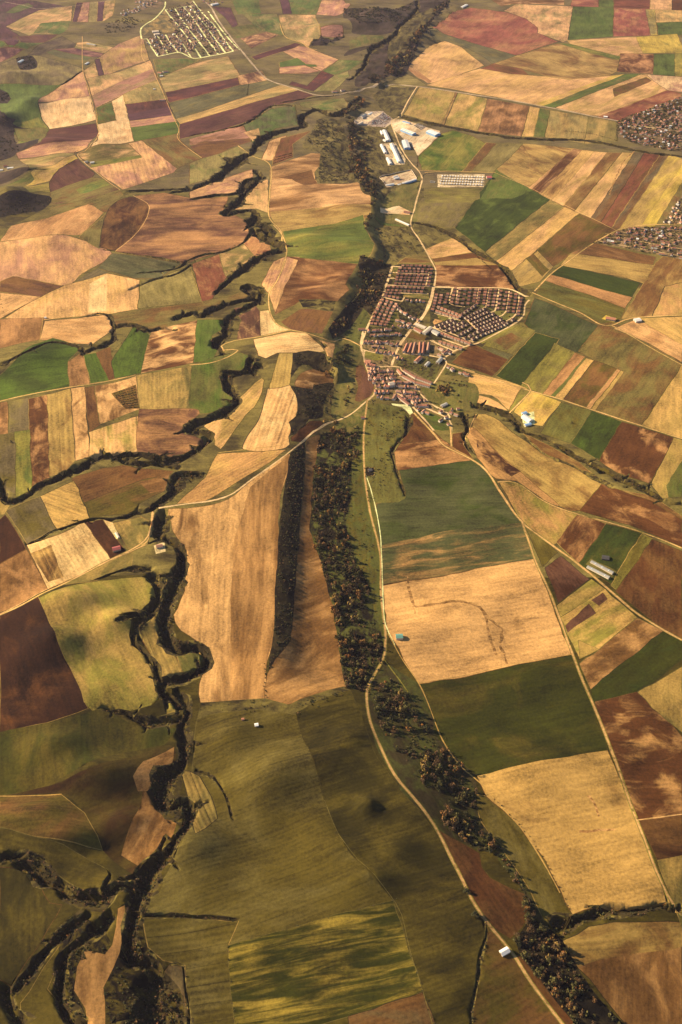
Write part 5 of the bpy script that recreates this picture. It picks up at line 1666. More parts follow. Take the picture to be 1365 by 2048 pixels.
def spot(tile, p, zoff=0):
    """pixel (at a height zoff above ground) -> x, y, z ground"""
    t = TILES[tile]
    px, py = t[0] + p[0] / t[2], t[1] + p[1] / t[2]
    z = 10.0
    for _ in range(5):
        x, y = unproject(px, py, z + zoff)
        z = float(h_base(np.atleast_1d(x), np.atleast_1d(y))[0])
    return float(x), float(y), z


ORD = ['zeroth', 'first', 'second', 'third', 'fourth', 'fifth', 'sixth', 'seventh', 'eighth', 'ninth', 'tenth', 'eleventh', 'twelfth', 'thirteenth',
       'fourteenth', 'fifteenth', 'sixteenth', 'seventeenth', 'eighteenth', 'nineteenth', 'twentieth']

# estates of red-tiled houses: tile | place | which end counts | rows 'x,y x,y n'
EST = [('T', 'northern grid estate', 'row', ['655,160 1050,165 7', '610,200 1035,215 7', '590,242 1010,252 8', '572,292 1020,303 8', '565,335 1000,347 8', '556,375 990,387 8', '540,430 968,445 8', '440,478 955,500 9', '430,530 935,555 9', '405,572 600,580 4', '390,615 580,650 4']),
       ('T', 'northern grid estate side road', 'column', ['1090,215 1045,450 5']),
       ('T', 'dark roofed western estate', 'row', ['345,675 550,740 4', '320,722 530,785 4', '292,770 500,830 4', '265,822 475,880 4', '240,875 455,930 4', '215,930 430,980 4', '195,985 410,1020 4', '175,1035 385,1055 4']),
       ('U', 'triangular estate upper side', 'column', ['90,200 40,400 6', '160,210 130,310 4', '250,190 210,310 4', '350,112 300,300 5', '412,125 370,312 5', '482,130 445,320 4', '555,122 520,320 5', '625,130 600,290 5', '688,125 650,318 6', '762,130 735,318 6', '832,130 790,345 6', '900,130 865,345 6', '972,150 930,380 5', '1045,165 1000,385 5', '1105,180 1065,425 6', '1175,195 1140,430 6', '1245,250 1205,465 6']),
       ('U', 'triangular estate slanted lanes', 'lane', ['440,465 610,350 5', '490,510 740,388 7', '540,540 790,430 7', '585,580 860,462 8', '620,622 920,500 8', '660,655 970,535 8', '695,690 995,575 8', '730,738 1030,605 8', '1060,580 1130,540 2']),
       ('U', 'triangular estate lower corner', 'lane', ['80,625 300,545 5', '160,645 340,575 4', '230,680 450,575 5', '300,700 500,605 5', '400,750 570,655 5', '490,790 660,695 4', '590,800 710,740 3']),
       ('U', 'triangular estate southern road', 'row', ['120,370 420,485 7', '100,425 380,510 7', '170,735 540,862 9', '150,845 420,930 6'])]
VIL = [('V', 'old village church quarter', 'lane', ['150,325 270,335 4', '150,365 420,345 7', '170,400 440,390 7', '190,440 450,430 7', '230,480 370,480 4', '470,470 620,480 5', '250,520 370,530 4', '480,520 690,540 6']),
       ('V', 'southern old village', 'lane', ['230,590 370,590 4', '270,640 370,650 3', '490,590 680,600 6', '540,640 690,640 4', '580,670 720,660 4', '660,700 800,680 4', '700,740 830,740 4']),
       ('V', 'eastern old village', 'lane', ['730,790 820,830 3', '960,820 1040,880 2', '1110,790 1180,780 2', '1100,830 1160,850 2', '1000,920 1060,950 2']),
       ('V', 'old village above the bridge road', 'lane', ['110,20 290,30 5', '220,70 330,90 3', '250,125 440,160 5', '360,30 470,60 3', '490,200 550,210 2', '140,280 230,290 3']),
       ('V', 'eastern blocks beside the ring road', 'lane', ['950,90 1080,150 4', '960,170 1060,110 3', '1060,310 1130,340 3', '1200,370 1300,400 4']),
       ('T', 'garden quarter between the estates', 'lane', ['720,680 980,700 5', '690,890 880,990 4', '560,990 760,1050 5', '530,1060 740,1090 5', '150,1150 460,1130 6', '170,1210 620,1200 8', '90,1310 420,1320 7', '560,780 640,850 3'])]


def house_kit(variants):
    kit = []
    for (L, W, he, hr, t, w, st) in variants:
        kit.append((wall_mesh(L, W, he, hr, MATS['wall%d' % w], True, 3.4, st), roof_mesh(L, W, he, hr, MATS['tile%d' % t], chimney=True, sm=MATS['wall%d' % w])))
    return kit


def houses():
    kit = house_kit([(8.2, 7.8, 4.4, 7.6, 0, 2, 1), (7.6, 7.6, 4.4, 7.4, 1, 0, 1), (8.4, 7.8, 4.4, 7.7, 0, 0, 1), (8.2, 7.6, 4.2, 7.4, 2, 2, 1)])
    old = house_kit([(10, 6.5, 5.0, 6.8, 2, 1, 2), (11, 7, 5.6, 7.5, 0, 1, 2), (8, 6.5, 4.4, 6.2, 1, 0, 1), (12, 6.5, 5.0, 6.8, 2, 1, 2), (8, 8, 6, 7.8, 1, 1, 2)])
    count = 0
    spill = []
    jobs = [('row_house', e, kit) for e in EST] + [('village_house', e, old) for e in VIL]
    for name, (tile, place, how, rows), kt in jobs:
        for ri, r in enumerate(rows):
            a, b, n = r.split()
            n = int(n)
            x0, y0, _ = spot(tile, [float(q) for q in a.split(',')], 4)
            x1, y1, _ = spot(tile, [float(q) for q in b.split(',')], 4)
            ang = math.atan2(y1 - y0, x1 - x0)
            step = math.hypot(x1 - x0, y1 - y0) / max(1, n - 1)
            # west to east, or top to bottom for columns
            for i in range(n):
                f = i / max(1, n - 1)
                jx = RNG.normal() * (.5 if name == 'row_house' else 1.8)
                x, y = x0 + (x1 - x0) * f + jx, y0 + (y1 - y0) * f + RNG.normal() * (.4 if name == 'row_house' else 1.8)
                v = RNG.integers(len(kt))
                rot = ang + (0 if how != 'column' else math.pi / 2) + RNG.normal() * (.02 if name == 'row_house' else .12)
                if name == 'village_house' and RNG.uniform() < .55: rot += math.pi / 2
                z = float(height(x, y)[0])
                s = min(.98, max(.58, step / 13.8)) * RNG.uniform(.9, 1.1) if name == 'row_house' else RNG.uniform(.8, 1.1)
                end = 'from the top' if how == 'column' else 'from the west'
                if name == 'row_house':
                    if count >= 300:
                        spill.append((x, y, z, rot)); continue
                    count += 1
                    lab = 'red tiled house, %s %s, %s %d, %s' % (ORD[i + 1], end, how, ri + 1, place)
                    if len(rows) == 1: lab = 'red tiled house, %s from the top along the %s' % (ORD[i + 1], place)
                    grp = 'houses of the ' + place
                else:
                    lab = 'old tiled house, %s %s, %s %d, %s' % (ORD[i + 1], end, how, ri + 1, place)
                    grp = 'houses of the ' + place
                e = link(name, None)
                e.location = (x, y, z); e.rotation_euler = (0, 0, rot); e.scale = (s, s, s)
                tag(e, lab, 'house', grp)
                link('wall', kt[v][0], e); link('roof', kt[v][1], e)
    print('row houses', count, 'spill', len(spill))
    return spill


def far_houses(spill):
    """the distant housing estates, too many to single out"""
    b = MB()
    mats_ = [MATS['wall0'], MATS['wall1'], MATS['tile0'], MATS['tile2'], MATS['white'], MATS['tile1'], MATS['grey']]
    def house(x, y, z, a, L, W, he, hr, wm, rm):
        c, s = math.cos(a), math.sin(a)
        P_ = lambda u, v, h: (x + u * c - v * s, y + u * s + v * c, z + h)
        l, w = L / 2, W / 2
        o = .35
        b.poly([P_(-l, -w, -3), P_(l, -w, -3), P_(l, -w, he), P_(-l, -w, he)], wm)
        b.poly([P_(l, w, -3), P_(-l, w, -3), P_(-l, w, he), P_(l, w, he)], wm)
        b.poly([P_(l, -w, -3), P_(l, w, -3), P_(l, w, he), P_(l, 0, hr), P_(l, -w, he)], wm)
        b.poly([P_(-l, w, -3), P_(-l, -w, -3), P_(-l, -w, he), P_(-l, 0, hr), P_(-l, w, he)], wm)
        b.poly([P_(-l - o, -w - o, he), P_(l + o, -w - o, he), P_(l + o, 0, hr + .25), P_(-l - o, 0, hr + .25)], rm)
        b.poly([P_(l + o, w + o, he), P_(-l - o, w + o, he), P_(-l - o, 0, hr + .25), P_(l + o, 0, hr + .25)], rm)
    for x, y, z, a in spill:
        house(x, y, z, a, 9, 8.5, 5, 7.8, 0, 2)
    AREAS = [('Y', '470,450 640,360 850,300 990,230 1365,100 1365,850 1180,840 720,750 530,670 470,640', 19, (1, .1)), ('Z', '130,735 440,590 660,530 1365,520 1365,960 1170,930 480,790', 18, (1, .15)),
             ('Z', '1100,470 1290,180 1365,80 1365,470', 18, (1, .6)), ('X', '430,120 560,110 700,60 770,60 1190,600 1130,640 1000,660 840,480 780,560 660,690 540,640 290,690 150,560 130,490 290,450 490,410 500,300', 23, (.6, 1)),
             ('X', '0,20 300,0 330,30 200,80 90,110', 24, (1, .2)), ('R', '950,100 1120,60 1130,95 1000,130', 16, (1, .2)), ('X', '780,0 1150,0 1180,60 930,60', 26, (1, .1))]
    for tile, tx, stp, d in AREAS:
        p = world(tile + ' ' + tx)
        t = TILES[tile]
        c = p.mean(0)
        q = parse(tile + ' ' + tx).mean(0)
        x1, y1 = unproject(q[0] + d[0] * 4, q[1] + d[1] * 4, 10); x0, y0 = unproject(q[0], q[1], 10)
        a = math.atan2(float(y1 - y0), float(x1 - x0))
        R_ = np.hypot(*(p - c).T).max()
        for u in np.arange(-R_, R_, stp):
            for v in np.arange(-R_, R_, stp):
                x = c[0] + u * math.cos(a) - v * math.sin(a) + RNG.normal() * 5
                y = c[1] + u * math.sin(a) + v * math.cos(a) + RNG.normal() * 5
                if in_poly(np.array([x]), np.array([y]), p)[0] and RNG.uniform() < .58:
                    z = float(h_base(np.array([x]), np.array([y]))[0])
                    rr = RNG.uniform()
                    rm = 2 if rr < .25 else 3 if rr < .42 else 5 if rr < .84 else 4 if rr < .91 else 6
                    house(x, y, z, a + RNG.normal() * .15 + (math.pi / 2 if RNG.uniform() < .4 else 0), RNG.uniform(7, 12), RNG.uniform(6, 8), RNG.uniform(3, 4.5), RNG.uniform(5.5, 7.5), RNG.integers(0, 2), rm)
    o = b.build('distant_houses', mats_)
    tag(o, 'hundreds of small pale and red roofed houses in the distant estates', 'houses', None, 'stuff')


def hall(name, label, cat, tile, p0, p1, width, he, hr, roof, wall, stripes=0, sm=None, group=None, door=True, windows=False, over=.4):
    x0, y0, z0 = spot(tile, p0, he); x1, y1, z1 = spot(tile, p1, he)
    L = math.hypot(x1 - x0, y1 - y0)
    e = link(name, None)
    cx, cy = (x0 + x1) / 2, (y0 + y1) / 2
    e.location = (cx, cy, float(height(cx, cy)[0])); e.rotation_euler = (0, 0, math.atan2(y1 - y0, x1 - x0))
    tag(e, label, cat, group)
    link('wall', wall_mesh(L, width, he, hr, MATS[wall], windows, 5, 1 if he < 5.2 else 2), e)
    link('roof', roof_mesh(L, width, he, hr, MATS[roof], over, .25, False, stripes, MATS[sm] if sm else None), e)
    if door:
        for s in (-1, 1):
            b = MB()
            w = min(width * .22, 2.4)
            b.box(s * L / 2 - (.0 if s > 0 else .12), s * L / 2 + (.12 if s > 0 else .0), -w, w, -.2, min(he * .8, 4.5))
            b.build('door', [MATS['wood'] if he < 4.6 else MATS['grey']], e)
    if L > 30 and roof in ('white', 'grey'):
        for f in (-.3, 0, .3):
            b = MB()
            k = (hr - he) / (width / 2)
            for s in (-1, 1):
                p = []
                for (u, v) in ((f * L - 1.2, .25), (f * L + 1.2, .25), (f * L + 1.2, .8), (f * L - 1.2, .8)):
                    yy = s * v * width / 2
                    p.append((u, yy, hr - abs(yy) * k + .3))
                b.poly(p if s > 0 else p[::-1])
            b.build('skylight', [MATS['skylight']], e)
    return e


def walled(name, label, cat, tile, pts, h, mat, th=.5):
    """a free-standing wall round a yard"""
    t = TILES[tile]
    b = MB()
    P_ = [spot(tile, p, 0) for p in pts]
    for i in range(len(P_) - 1):
        (x0, y0, _), (x1, y1, _) = P_[i], P_[i + 1]
        L = math.hypot(x1 - x0, y1 - y0)
        ux, uy = (x1 - x0) / L, (y1 - y0) / L
        n = max(1, int(L / 12))
        for j in range(n):
            ax, ay = x0 + ux * (L * j / n + (th if j == 0 and i else 0)), y0 + uy * (L * j / n + (th if j == 0 and i else 0))
            bx, by = x0 + ux * L * (j + 1) / n, y0 + uy * L * (j + 1) / n
            za, zb = float(height(ax, ay)[0]), float(height(bx, by)[0])
            q = [(ax - uy * th / 2, ay + ux * th / 2), (bx - uy * th / 2, by + ux * th / 2), (bx + uy * th / 2, by - ux * th / 2), (ax + uy * th / 2, ay - ux * th / 2)]
            lo = [(q[0][0], q[0][1], za - 1), (q[1][0], q[1][1], zb - 1), (q[2][0], q[2][1], zb - 1), (q[3][0], q[3][1], za - 1)]
            hi = [(a, c, (za if k in (0, 3) else zb) + h) for k, (a, c) in enumerate(q)]
            b.poly(hi[::-1])
            for k in range(4):
                b.poly([lo[k], lo[(k + 1) % 4], hi[(k + 1) % 4], hi[k]])
    tag(b.build(name, [MATS[mat]]), label, cat)


def grid_spots(tile, c, nx, ny):
    """nx by ny places inside four corners (tl, tr, br, bl)"""
    for j in range(ny):
        for i in range(nx):
            u, v = (i + .5) / nx, (j + .5) / ny
            p = [(c[0][k] * (1 - u) + c[1][k] * u) * (1 - v) + (c[3][k] * (1 - u) + c[2][k] * u) * v for k in (0, 1)]
            yield i, j, spot(tile, p)


def car_mesh(ci):
    b = MB()
    prof = [(-2.1, .35), (-2.1, .85), (-1.6, .95), (-1.1, 1.45), (.6, 1.45), (1.2, .95), (2.05, .8), (2.1, .35)]
    for i in range(len(prof)):
        (xa, za), (xb, zb) = prof[i], prof[(i + 1) % len(prof)]
        mi = 1 if (i in (2, 4)) else 0
        b.poly([(xa, -.88, za), (xa, .88, za), (xb, .88, zb), (xb, -.88, zb)], mi)
    b.poly([(x, -.88, z) for x, z in prof], 0); b.poly([(x, .88, z) for x, z in prof][::-1], 0)
    for s in (-1, 1):
        p = [(-1.4, s * .9, .98), (1.0, s * .9, .98), (.55, s * .9, 1.38), (-1.05, s * .9, 1.38)]
        b.poly(p if s < 0 else p[::-1], 1)
    for x in (-1.3, 1.35):
        for s in (-1, 1):
            b.tube((x, s * .72, .32), (x, s * .92, .32), .32, .32, 8, 2)
    return b.mesh('parked_car', [MATS['car%d' % ci], MATS['glass'], MATS['tyre']])


def caravan_mesh():
    b = MB()
    prof = [(-3.2, .5), (-3.4, 1.2), (-3.1, 2.7), (-2.7, 2.85), (2.9, 2.85), (3.3, 2.5), (3.4, 1.2), (3.1, .5)]
    for i in range(len(prof)):
        (xa, za), (xb, zb) = prof[i], prof[(i + 1) % len(prof)]
        b.poly([(xa, -1.2, za), (xa, 1.2, za), (xb, 1.2, zb), (xb, -1.2, zb)], 0)
    b.poly([(x, -1.2, z) for x, z in prof]); b.poly([(x, 1.2, z) for x, z in prof][::-1])
    for s in (-1, 1):
        for x in (-1.8, 0.4):
            p = [(x, s * 1.22, 1.5), (x + 1.2, s * 1.22, 1.5), (x + 1.2, s * 1.22, 2.2), (x, s * 1.22, 2.2)]
            b.poly(p if s < 0 else p[::-1], 1)
        b.tube((0, s * 1.0, .34), (0, s * 1.22, .34), .34, .34, 8, 2)
    b.box(3.4, 4.5, -.06, .06, .45, .55, 2)
    return b.mesh('caravan', [MATS['white'], MATS['glass'], MATS['tyre']])


def farms_and_halls():
    H_ = hall
    H_('industrial_hall', 'white L shaped hall by the bend of the industrial road, long wing', 'hall', 'W', (512, 325), (572, 455), 15, 6.5, 9, 'white', 'white')
    H_('industrial_hall', 'small white wing joined to the top of the L shaped hall', 'hall', 'W', (470, 335), (490, 378), 8, 5, 6.5, 'white', 'white')
    H_('industrial_hall', 'small white wing joined to the foot of the L shaped hall', 'hall', 'W', (505, 447), (540, 462), 9, 5, 6.5, 'white', 'white')
    H_('industrial_hall', 'long narrow white hall west of the longest hall', 'hall', 'W', (475, 510), (530, 618), 11, 5.5, 7.5, 'white', 'white')
    H_('industrial_hall', 'longest white hall standing beside the industrial road', 'hall', 'W', (608, 500), (715, 735), 14, 6, 8.5, 'white', 'white')
    H_('industrial_hall', 'short white hall south west of the longest hall', 'hall', 'W', (555, 685), (598, 760), 12, 5.5, 7.5, 'white', 'white')
    H_('industrial_hall', 'broad white hall with blue front east of the industrial road', 'hall', 'W', (780, 455), (815, 555), 24, 8, 10.5, 'white', 'blue')
    H_('industrial_hall', 'wide hall with striped white roof beside the storage yard', 'hall', 'W', (748, 310), (902, 370), 22, 7.5, 9.5, 'white', 'blue', 9, 'pale')
    H_('industrial_hall', 'big square white hall at the east corner of the yard', 'hall', 'W', (1090, 330), (1210, 378), 30, 9, 11, 'white', 'blue')
    H_('industrial_hall', 'low blue roofed shed at the north edge of the storage yard', 'hall', 'W', (755, 212), (850, 235), 9, 4.5, 6, 'blue', 'white')
    H_('industrial_hall', 'long low white shed along the foot of the walled compound', 'hall', 'W', (690, 1022), (925, 965), 9, 5, 6.2, 'white', 'blue')
    H_('industrial_hall', 'short white shed in the corner of the walled compound', 'hall', 'W', (530, 1020), (638, 990), 9, 4.5, 5.8, 'white', 'white')
    H_('industrial_hall', 'upper of two small white sheds inside the walled compound', 'hall', 'W', (630, 928), (685, 917), 7, 4, 5.2, 'white', 'white')
    H_('industrial_hall', 'lower of two small white sheds inside the walled compound', 'hall', 'W', (640, 950), (705, 943), 8, 4, 5.2, 'white', 'white')
    H_('villa', 'white building with dark roof beside the car storage yard', 'house', 'W', (215, 135), (270, 115), 14, 6, 9, 'grey', 'wall1', windows=True)
    H_('warehouse', 'low white building north of the white roadside villa', 'house', 'W', (290, 110), (350, 85), 10, 4.5, 6, 'white', 'wall1')
    H_('shed', 'long pale shed below the car storage yard', 'shed', 'W', (130, 240), (235, 236), 7, 4, 5, 'pale', 'pale')
    H_('red_hall', 'red roofed building beside the caravan park', 'hall', 'B', (602, 690), (622, 690), 18, 5, 7, 'red', 'wall0')
    walled('compound_wall', 'pale wall round the industrial compound below the halls', 'wall', 'W', [(450, 942), (560, 912), (690, 880), (865, 845), (935, 955)], 2.6, 'pale')
    walled('compound_wall', 'pale west wall of the industrial compound', 'wall', 'W', [(452, 950), (505, 1008)], 2.6, 'pale')
    walled('yard_wall', 'low white wall enclosing the pen south west of the caravan park', 'wall', 'W', [(1112, 990), (1172, 995), (1172, 1012), (1112, 1008), (1112, 992)], 1.8, 'white')
    H_('barn', 'green roofed barn beside the valley track on the tan field', 'barn', 'H2', (780, 1395), (850, 1392), 11, 4.6, 6.6, 'green', 'pale')
    H_('barn', 'white walled barn with half dark roof by the track near the photo bottom', 'barn', 'L', (658, 504), (687, 489), 9, 4.2, 6.4, 'white', 'wall1')
    H_('shed', 'upper of two long pale sheds beside the dark pen in the green field', 'shed', 'H', (1010, 238), (1095, 285), 7, 3, 4.2, 'grey', 'pale')
    H_('shed', 'lower of two long pale sheds beside the dark pen in the green field', 'shed', 'H', (995, 258), (1080, 303), 7, 3, 4.2, 'grey', 'pale')
    H_('shelter', 'dark square roofed pen in the green field above two sheds', 'shed', 'H', (1052, 222), (1080, 226), 12, 3.0, 4.2, 'dark', 'dark')
    H_('barn', 'red roofed barn beside the farm lane at the left', 'barn', 'G', (440, 192), (470, 184), 12, 4.6, 7, 'red', 'wall2')
    H_('farm_shed', 'small pale shed in the yard above the red roofed barn', 'shed', 'G', (452, 128), (463, 146), 5, 2.6, 3.6, 'pale', 'pale')
    H_('farmhouse', 'pale farmhouse between the trees beside the ravine', 'house', 'G', (610, 180), (635, 176), 9, 4, 6, 'tile2', 'wall1', windows=True)
    H_('hut', 'small white hut on the green slope below the plateau', 'hut', 'I', (994, 194), (1008, 193), 6, 3, 4, 'white', 'wall1')
    H_('hut', 'tiny reddish hut west of the white hut on the slope', 'hut', 'I', (943, 172), (953, 171), 4, 2.4, 3.4, 'tile0', 'wall2')
    H_('hut', 'tiny white hut at the corner of two stubble fields', 'hut', 'C', (174, 555), (182, 555), 5, 3, 4, 'white', 'wall1')
    H_('hut', 'tiny white hut in the olive field below the estate town', 'hut', 'R', (1232, 713), (1250, 713), 6, 3, 4, 'white', 'wall1')
    H_('hut', 'small hut beside the twin white tracks below the village', 'hut', 'O', (925, 880), (965, 880), 7, 3.2, 4.6, 'tile1', 'wall1')
    H_('farm_hall', 'large white hall of the lone farm in the eastern fields', 'hall', 'F', (745, 255), (775, 275), 15, 5.5, 7.5, 'white', 'white')
    H_('farm_hall', 'blue roofed shed above the white hall of the lone farm', 'shed', 'F', (742, 248), (758, 242), 9, 4, 5.2, 'blue', 'white')
    H_('farm_hall', 'blue roofed shed below the white hall of the lone farm', 'shed', 'F', (752, 292), (775, 286), 8, 4, 5.2, 'blue', 'white')
    H_('farmhouse', 'red roofed farmhouse beside the road bend east of town', 'house', 'D', (1068, 556), (1105, 562), 14, 4.5, 7, 'tile0', 'wall0', windows=True)
    H_('roadside_hall', 'white building beside the road east of the red farmhouse', 'hall', 'D', (1180, 566), (1202, 562), 16, 5, 6.5, 'white', 'wall1')
    H_('shelter', 'dark roofed ruin beside the double track in the pasture', 'ruin', 'F', (140, 468), (155, 466), 8, 3, 4, 'dark', 'wall2')
    H_('barn', 'reddish long barn left of the western estate', 'barn', 'N', (1150, 710), (1195, 708), 9, 4, 6, 'tile0', 'wall0')
    # village blocks
    for i, (a, b) in enumerate([((560, 130), (600, 40)), ((610, 140), (650, 35)), ((660, 150), (690, 30)), ((735, 150), (745, 25)), ((775, 150), (790, 25)), ((830, 120), (845, 30))]):
        H_('terraced_block', '%s from the west of the parallel terraced blocks' % ORD[i + 1], 'terrace', 'V', a, b, 8, 6.5, 8.6, 'tile%d' % (i % 3), 'wall%d' % ((i + 1) % 3), windows=True, door=False, group='parallel terraced blocks north of the bridge road')
    H_('terraced_block', 'upper of the two long curved red terraces above the old village', 'terrace', 'V', (560, 340), (700, 425), 8, 5.5, 7.8, 'tile0', 'wall1', windows=True, door=False)
    H_('terraced_block', 'eastern continuation of the upper long red terrace', 'terrace', 'V', (705, 425), (875, 485), 8, 5.5, 7.8, 'tile0', 'wall1', windows=True, door=False)
    H_('terraced_block', 'lower of the two long red terraces above the old village', 'terrace', 'V', (550, 405), (690, 478), 8, 5.5, 7.8, 'tile0', 'wall1', windows=True, door=False)
    H_('terraced_block', 'eastern continuation of the lower long red terrace', 'terrace', 'V', (695, 478), (855, 520), 8, 5.5, 7.8, 'tile0', 'wall1', windows=True, door=False)
    H_('terraced_block', 'short steep red terrace at the west end of the long terraces', 'terrace', 'V', (490, 335), (535, 390), 8, 5.5, 7.6, 'tile0', 'wall0', windows=True, door=False)
    H_('church', 'tall pale church beside the square of the old village', 'church', 'V', (390, 500), (445, 490), 13, 9, 12.5, 'pale', 'pale', windows=True)
    H_('village_hall', 'long hall roof south of the village square', 'hall', 'V', (440, 670), (470, 620), 9, 5, 7, 'tile2', 'wall1', windows=True)
    H_('village_hall', 'long narrow roof along the main street out of the village', 'terrace', 'V', (490, 630), (620, 730), 8, 5, 7, 'tile1', 'wall0', windows=True, door=False)
    H_('village_hall', 'red roofed hall at the bridge road entrance of the village', 'hall', 'V', (115, 240), (180, 250), 16, 5.5, 8, 'tile0', 'wall0', windows=True)
    H_('village_hall', 'long brown roof east of the entrance hall', 'hall', 'V', (170, 275), (235, 290), 10, 4.5, 6.6, 'tile1', 'wall0', windows=True)
    H_('village_hall', 'red roofed long building by the sports field', 'hall', 'V', (690, 245), (750, 190), 11, 5, 7.4, 'tile0', 'wall1', windows=True)
    H_('village_hall', 'grey long shed below the ring road junction', 'hall', 'V', (940, 255), (990, 200), 10, 4.5, 6, 'grey', 'pale')
    H_('village_hall', 'grey shed in the meadow west of the ring road junction', 'hall', 'V', (805, 290), (845, 250), 9, 4, 5.5, 'grey', 'pale')
    H_('farm_shed', 'grey long shed in the meadow east of the poplars', 'shed', 'V', (985, 750), (1050, 720), 9, 3.6, 5, 'grey', 'wall0')
    H_('school', 'upper long pale wing of the school complex', 'school', 'T', (850, 1040), (1000, 1100), 11, 5, 6.5, 'pale', 'wall1', windows=True)
    H_('school', 'central pale wing of the school complex', 'school', 'T', (970, 1180), (1080, 1090), 12, 6, 7.5, 'pale', 'wall1', windows=True)
    H_('school', 'brown roofed wing of the school complex', 'school', 'T', (840, 1110), (940, 1165), 12, 5, 7, 'tile1', 'wall0', windows=True)
    H_('sports_hall', 'grey roofed sports hall beside the pale court', 'hall', 'T', (1110, 1140), (1200, 1190), 14, 6, 8, 'grey', 'wall1')
    # far farms
    H_('farmhouse', 'red roofed farm cluster below the top town, western house', 'farm', 'R', (1270, 580), (1300, 585), 12, 4.5, 7, 'tile0', 'wall0', windows=True)
    H_('farmhouse', 'red roofed farm cluster below the top town, eastern house', 'farm', 'R', (1310, 575), (1350, 570), 12, 4.5, 7, 'tile2', 'wall1', windows=True)
    H_('farm_shed', 'pale shed below the red roofed farm cluster', 'shed', 'R', (1285, 608), (1310, 606), 9, 4, 5.5, 'white', 'pale')
    H_('farmhouse', 'small pinkish farmhouse at the edge of the purple ploughed field', 'farm', 'R', (1285, 800), (1325, 800), 12, 4.2, 6.4, 'tile2', 'wall1', windows=True)
    H_('farm_shed', 'white shed of the farmstead at the left edge, nearest the road', 'shed', 'S', (60, 390), (108, 378), 10, 4, 5.5, 'white', 'wall1')
    H_('farm_shed', 'white shed of the farmstead touching the left edge', 'shed', 'S', (-10, 402), (25, 396), 10, 4, 5.5, 'white', 'wall1')
    H_('farmhouse', 'dark roofed farmhouse behind the white sheds at left edge', 'farm', 'S', (30, 370), (60, 365), 11, 4.5, 7, 'tile1', 'wall0', windows=True)
    H_('villa', 'pale building beside the dark wooded pond hollow', 'house', 'R', (150, 500), (185, 480), 14, 5, 7, 'skylight', 'pale')
    H_('farm_shed', 'white shed at the track corner west of the tan fields', 'shed', 'R', (685, 515), (712, 500), 10, 4, 5.5, 'white', 'wall1')
    H_('farm_shed', 'row of grey sheds in the fields left of the top town', 'shed', 'R', (700, 348), (770, 360), 9, 4, 5.5, 'grey', 'wall0')
    H_('farm_shed', 'grey shed at the corner of the small quarry field', 'shed', 'S', (680, 335), (705, 330), 9, 4, 5.5, 'grey', 'pale')
    H_('farm_shed', 'pale shed east of the grey shed in the small quarry field', 'shed', 'S', (725, 340), (758, 336), 9, 4, 5.5, 'white', 'pale')
    H_('industrial_hall', 'tan warehouse at the top left estate, upper one', 'hall', 'X', (215, 388), (295, 382), 18, 6, 8, 'pale', 'pale')
    H_('industrial_hall', 'tan warehouse at the top left estate, lower one', 'hall', 'X', (240, 422), (305, 415), 18, 6, 8, 'pale', 'pale')
    H_('industrial_hall', 'white hall beside the highway at the top of the photo', 'hall', 'X', (950, 55), (1030, 40), 18, 6, 8, 'white', 'white')
    H_('roadside_hall', 'small white building beside the highway near the eastern estate', 'hall', 'Y', (265, 368), (320, 372), 11, 4, 5.5, 'white', 'wall1')
    H_('roadside_hall', 'white building beside the red field at the top', 'hall', 'B', (505, 25), (525, 18), 16, 5, 7, 'white', 'wall1')
    H_('farmhouse', 'pink house beside the highway bridge over the stream', 'house', 'Q', (420, 735), (460, 733), 12, 4.5, 7, 'tile2', 'wall1', windows=True)
    H_('farmhouse', 'pink house nearest the golden trees by the highway', 'house', 'Q', (490, 725), (520, 720), 11, 4.5, 7, 'tile2', 'wall1', windows=True)
    H_('farmhouse', 'brown roofed farm building on the sandy yard by the stream', 'farm', 'D', (280, 142), (305, 146), 11, 4.5, 6.5, 'tile1', 'wall0', windows=True)
    H_('farm_shed', 'white sheds beside the country road above the green paddock', 'shed', 'D', (248, 172), (300, 195), 8, 3.6, 5, 'white', 'pale')
    # cars in the storage yards
    cars = [car_mesh(i) for i in range(5)]
    cn = ['white', 'black', 'grey', 'red', 'blue']
    for yard, c, nx, ny in (('yard beside the stream', [(430, 150), (500, 95), (600, 165), (520, 215)], 8, 6), ('lower lot of the stream yard', [(360, 205), (440, 185), (560, 245), (340, 265)], 8, 5), ('hall yard beside the big square hall', [(890, 265), (960, 240), (1060, 290), (990, 330)], 7, 5)):
        for i, j, (x, y, z) in grid_spots('W', c, nx, ny):
            k = int(RNG.integers(5)) if RNG.uniform() < .5 else int(RNG.integers(3))
            e = link('parked_car', cars[k])
            e.location = (x, y, float(height(x, y)[0]) + .02); e.rotation_euler = (0, 0, .9 + RNG.normal() * .05); s = 1.25; e.scale = (s, s, s)
            tag(e, '%s parked car, %s in row %d, %s' % (cn[k], ORD[i + 1], j + 1, yard), 'car', 'cars in the ' + yard)
    cv = caravan_mesh()
    for i, j, (x, y, z) in grid_spots('B', [(425, 683), (592, 688), (586, 728), (415, 722)], 16, 4):
        e = link('caravan', cv)
        e.location = (x, y, float(height(x, y)[0]) + .02); e.rotation_euler = (0, 0, 1.45 + RNG.normal() * .06); e.scale = (1.5, 1.5, 1.3)
        tag(e, 'white caravan, %s from the west in row %d of the caravan park' % (ORD[i + 1], j + 1), 'caravan', 'caravans in the walled caravan park')
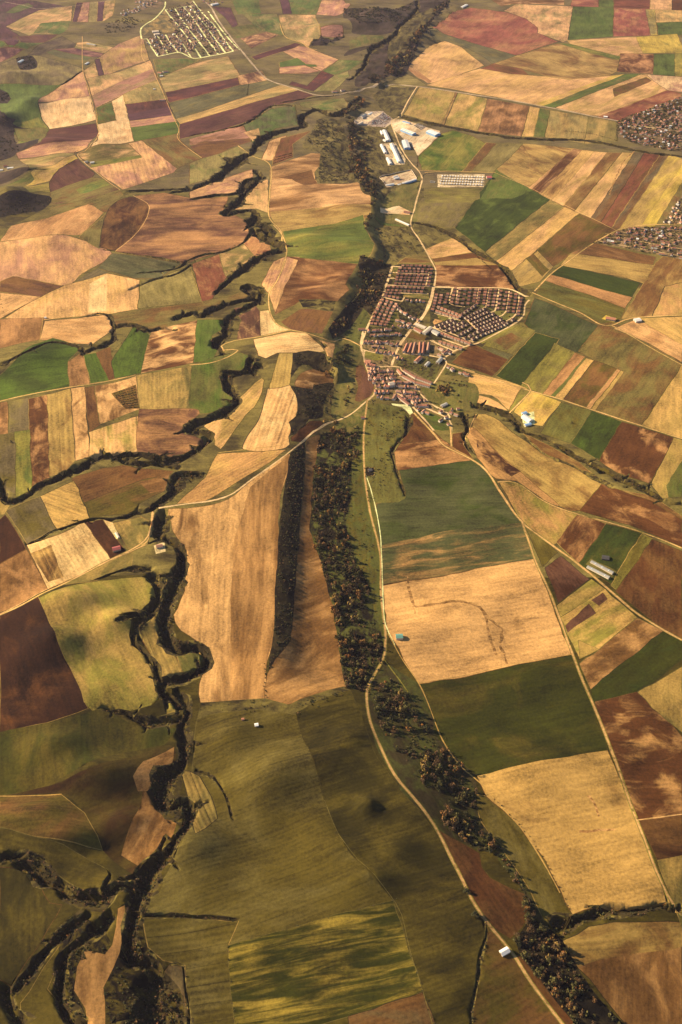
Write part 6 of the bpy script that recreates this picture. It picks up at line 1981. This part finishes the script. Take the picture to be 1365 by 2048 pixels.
# ---------------------------------------------------------------- light, sky, camera
def light():
    el = math.radians(27.0)
    d = Vector((math.cos(el) * 0.955, math.cos(el) * -0.297, -math.sin(el)))
    ld = bpy.data.lights.new('sun', 'SUN')
    ld.energy = 4.9
    ld.color = (1.0, 0.78, 0.48)
    ld.angle = math.radians(0.5)
    o = link('sun', ld)
    o.rotation_euler = d.to_track_quat('-Z', 'Y').to_euler()
    w = bpy.data.worlds.new('World')
    SC.world = w
    w.use_nodes = True
    nt = w.node_tree
    bg = nt.nodes['Background']
    sky = nt.nodes.new('ShaderNodeTexSky')
    sky.sky_type = 'NISHITA'
    sky.sun_disc = False
    sky.sun_elevation = el
    sky.sun_rotation = math.radians(287)
    sky.altitude = 1500
    nt.links.new(sky.outputs[0], bg.inputs[0])
    bg.inputs[1].default_value = 0.055
    cd = bpy.data.cameras.new('camera')
    c = link('camera', cd)
    c.location = (0, 0, ALT)
    c.rotation_euler = (math.pi / 2 - PITCH, 0, 0)
    cd.sensor_fit = 'VERTICAL'
    cd.sensor_height = 24.0
    cd.lens = F_PX / 2048 * 24.0
    cd.clip_start = 5
    cd.clip_end = 60000
    SC.camera = c
    SC.view_settings.view_transform = 'Standard'
    SC.view_settings.look = 'None'
    SC.view_settings.gamma = 1
    SC.view_settings.exposure = EXPOSURE
    SC.view_settings.use_curve_mapping = False


def haze():
    b = MB()
    b.box(-17500, 17500, -4000, 27500, -80, 1600)
    m = bpy.data.materials.new('air')
    m.use_nodes = True
    nt = m.node_tree
    nt.nodes.remove(nt.nodes['Principled BSDF'])
    v = nt.nodes.new('ShaderNodeVolumePrincipled')
    v.inputs['Color'].default_value = (.72, .67, .92, 1)
    v.inputs['Density'].default_value = HAZE
    v.inputs['Anisotropy'].default_value = 0.2
    nt.links.new(v.outputs[0], nt.nodes['Material Output'].inputs['Volume'])
    tag(b.build('haze', [m]), kind='stuff')


EXPOSURE = 1.13
HAZE = 1.2e-5
light()
mats()
build_ground()
plant_all()
far_houses(houses())
farms_and_halls()
if HAZE: haze()
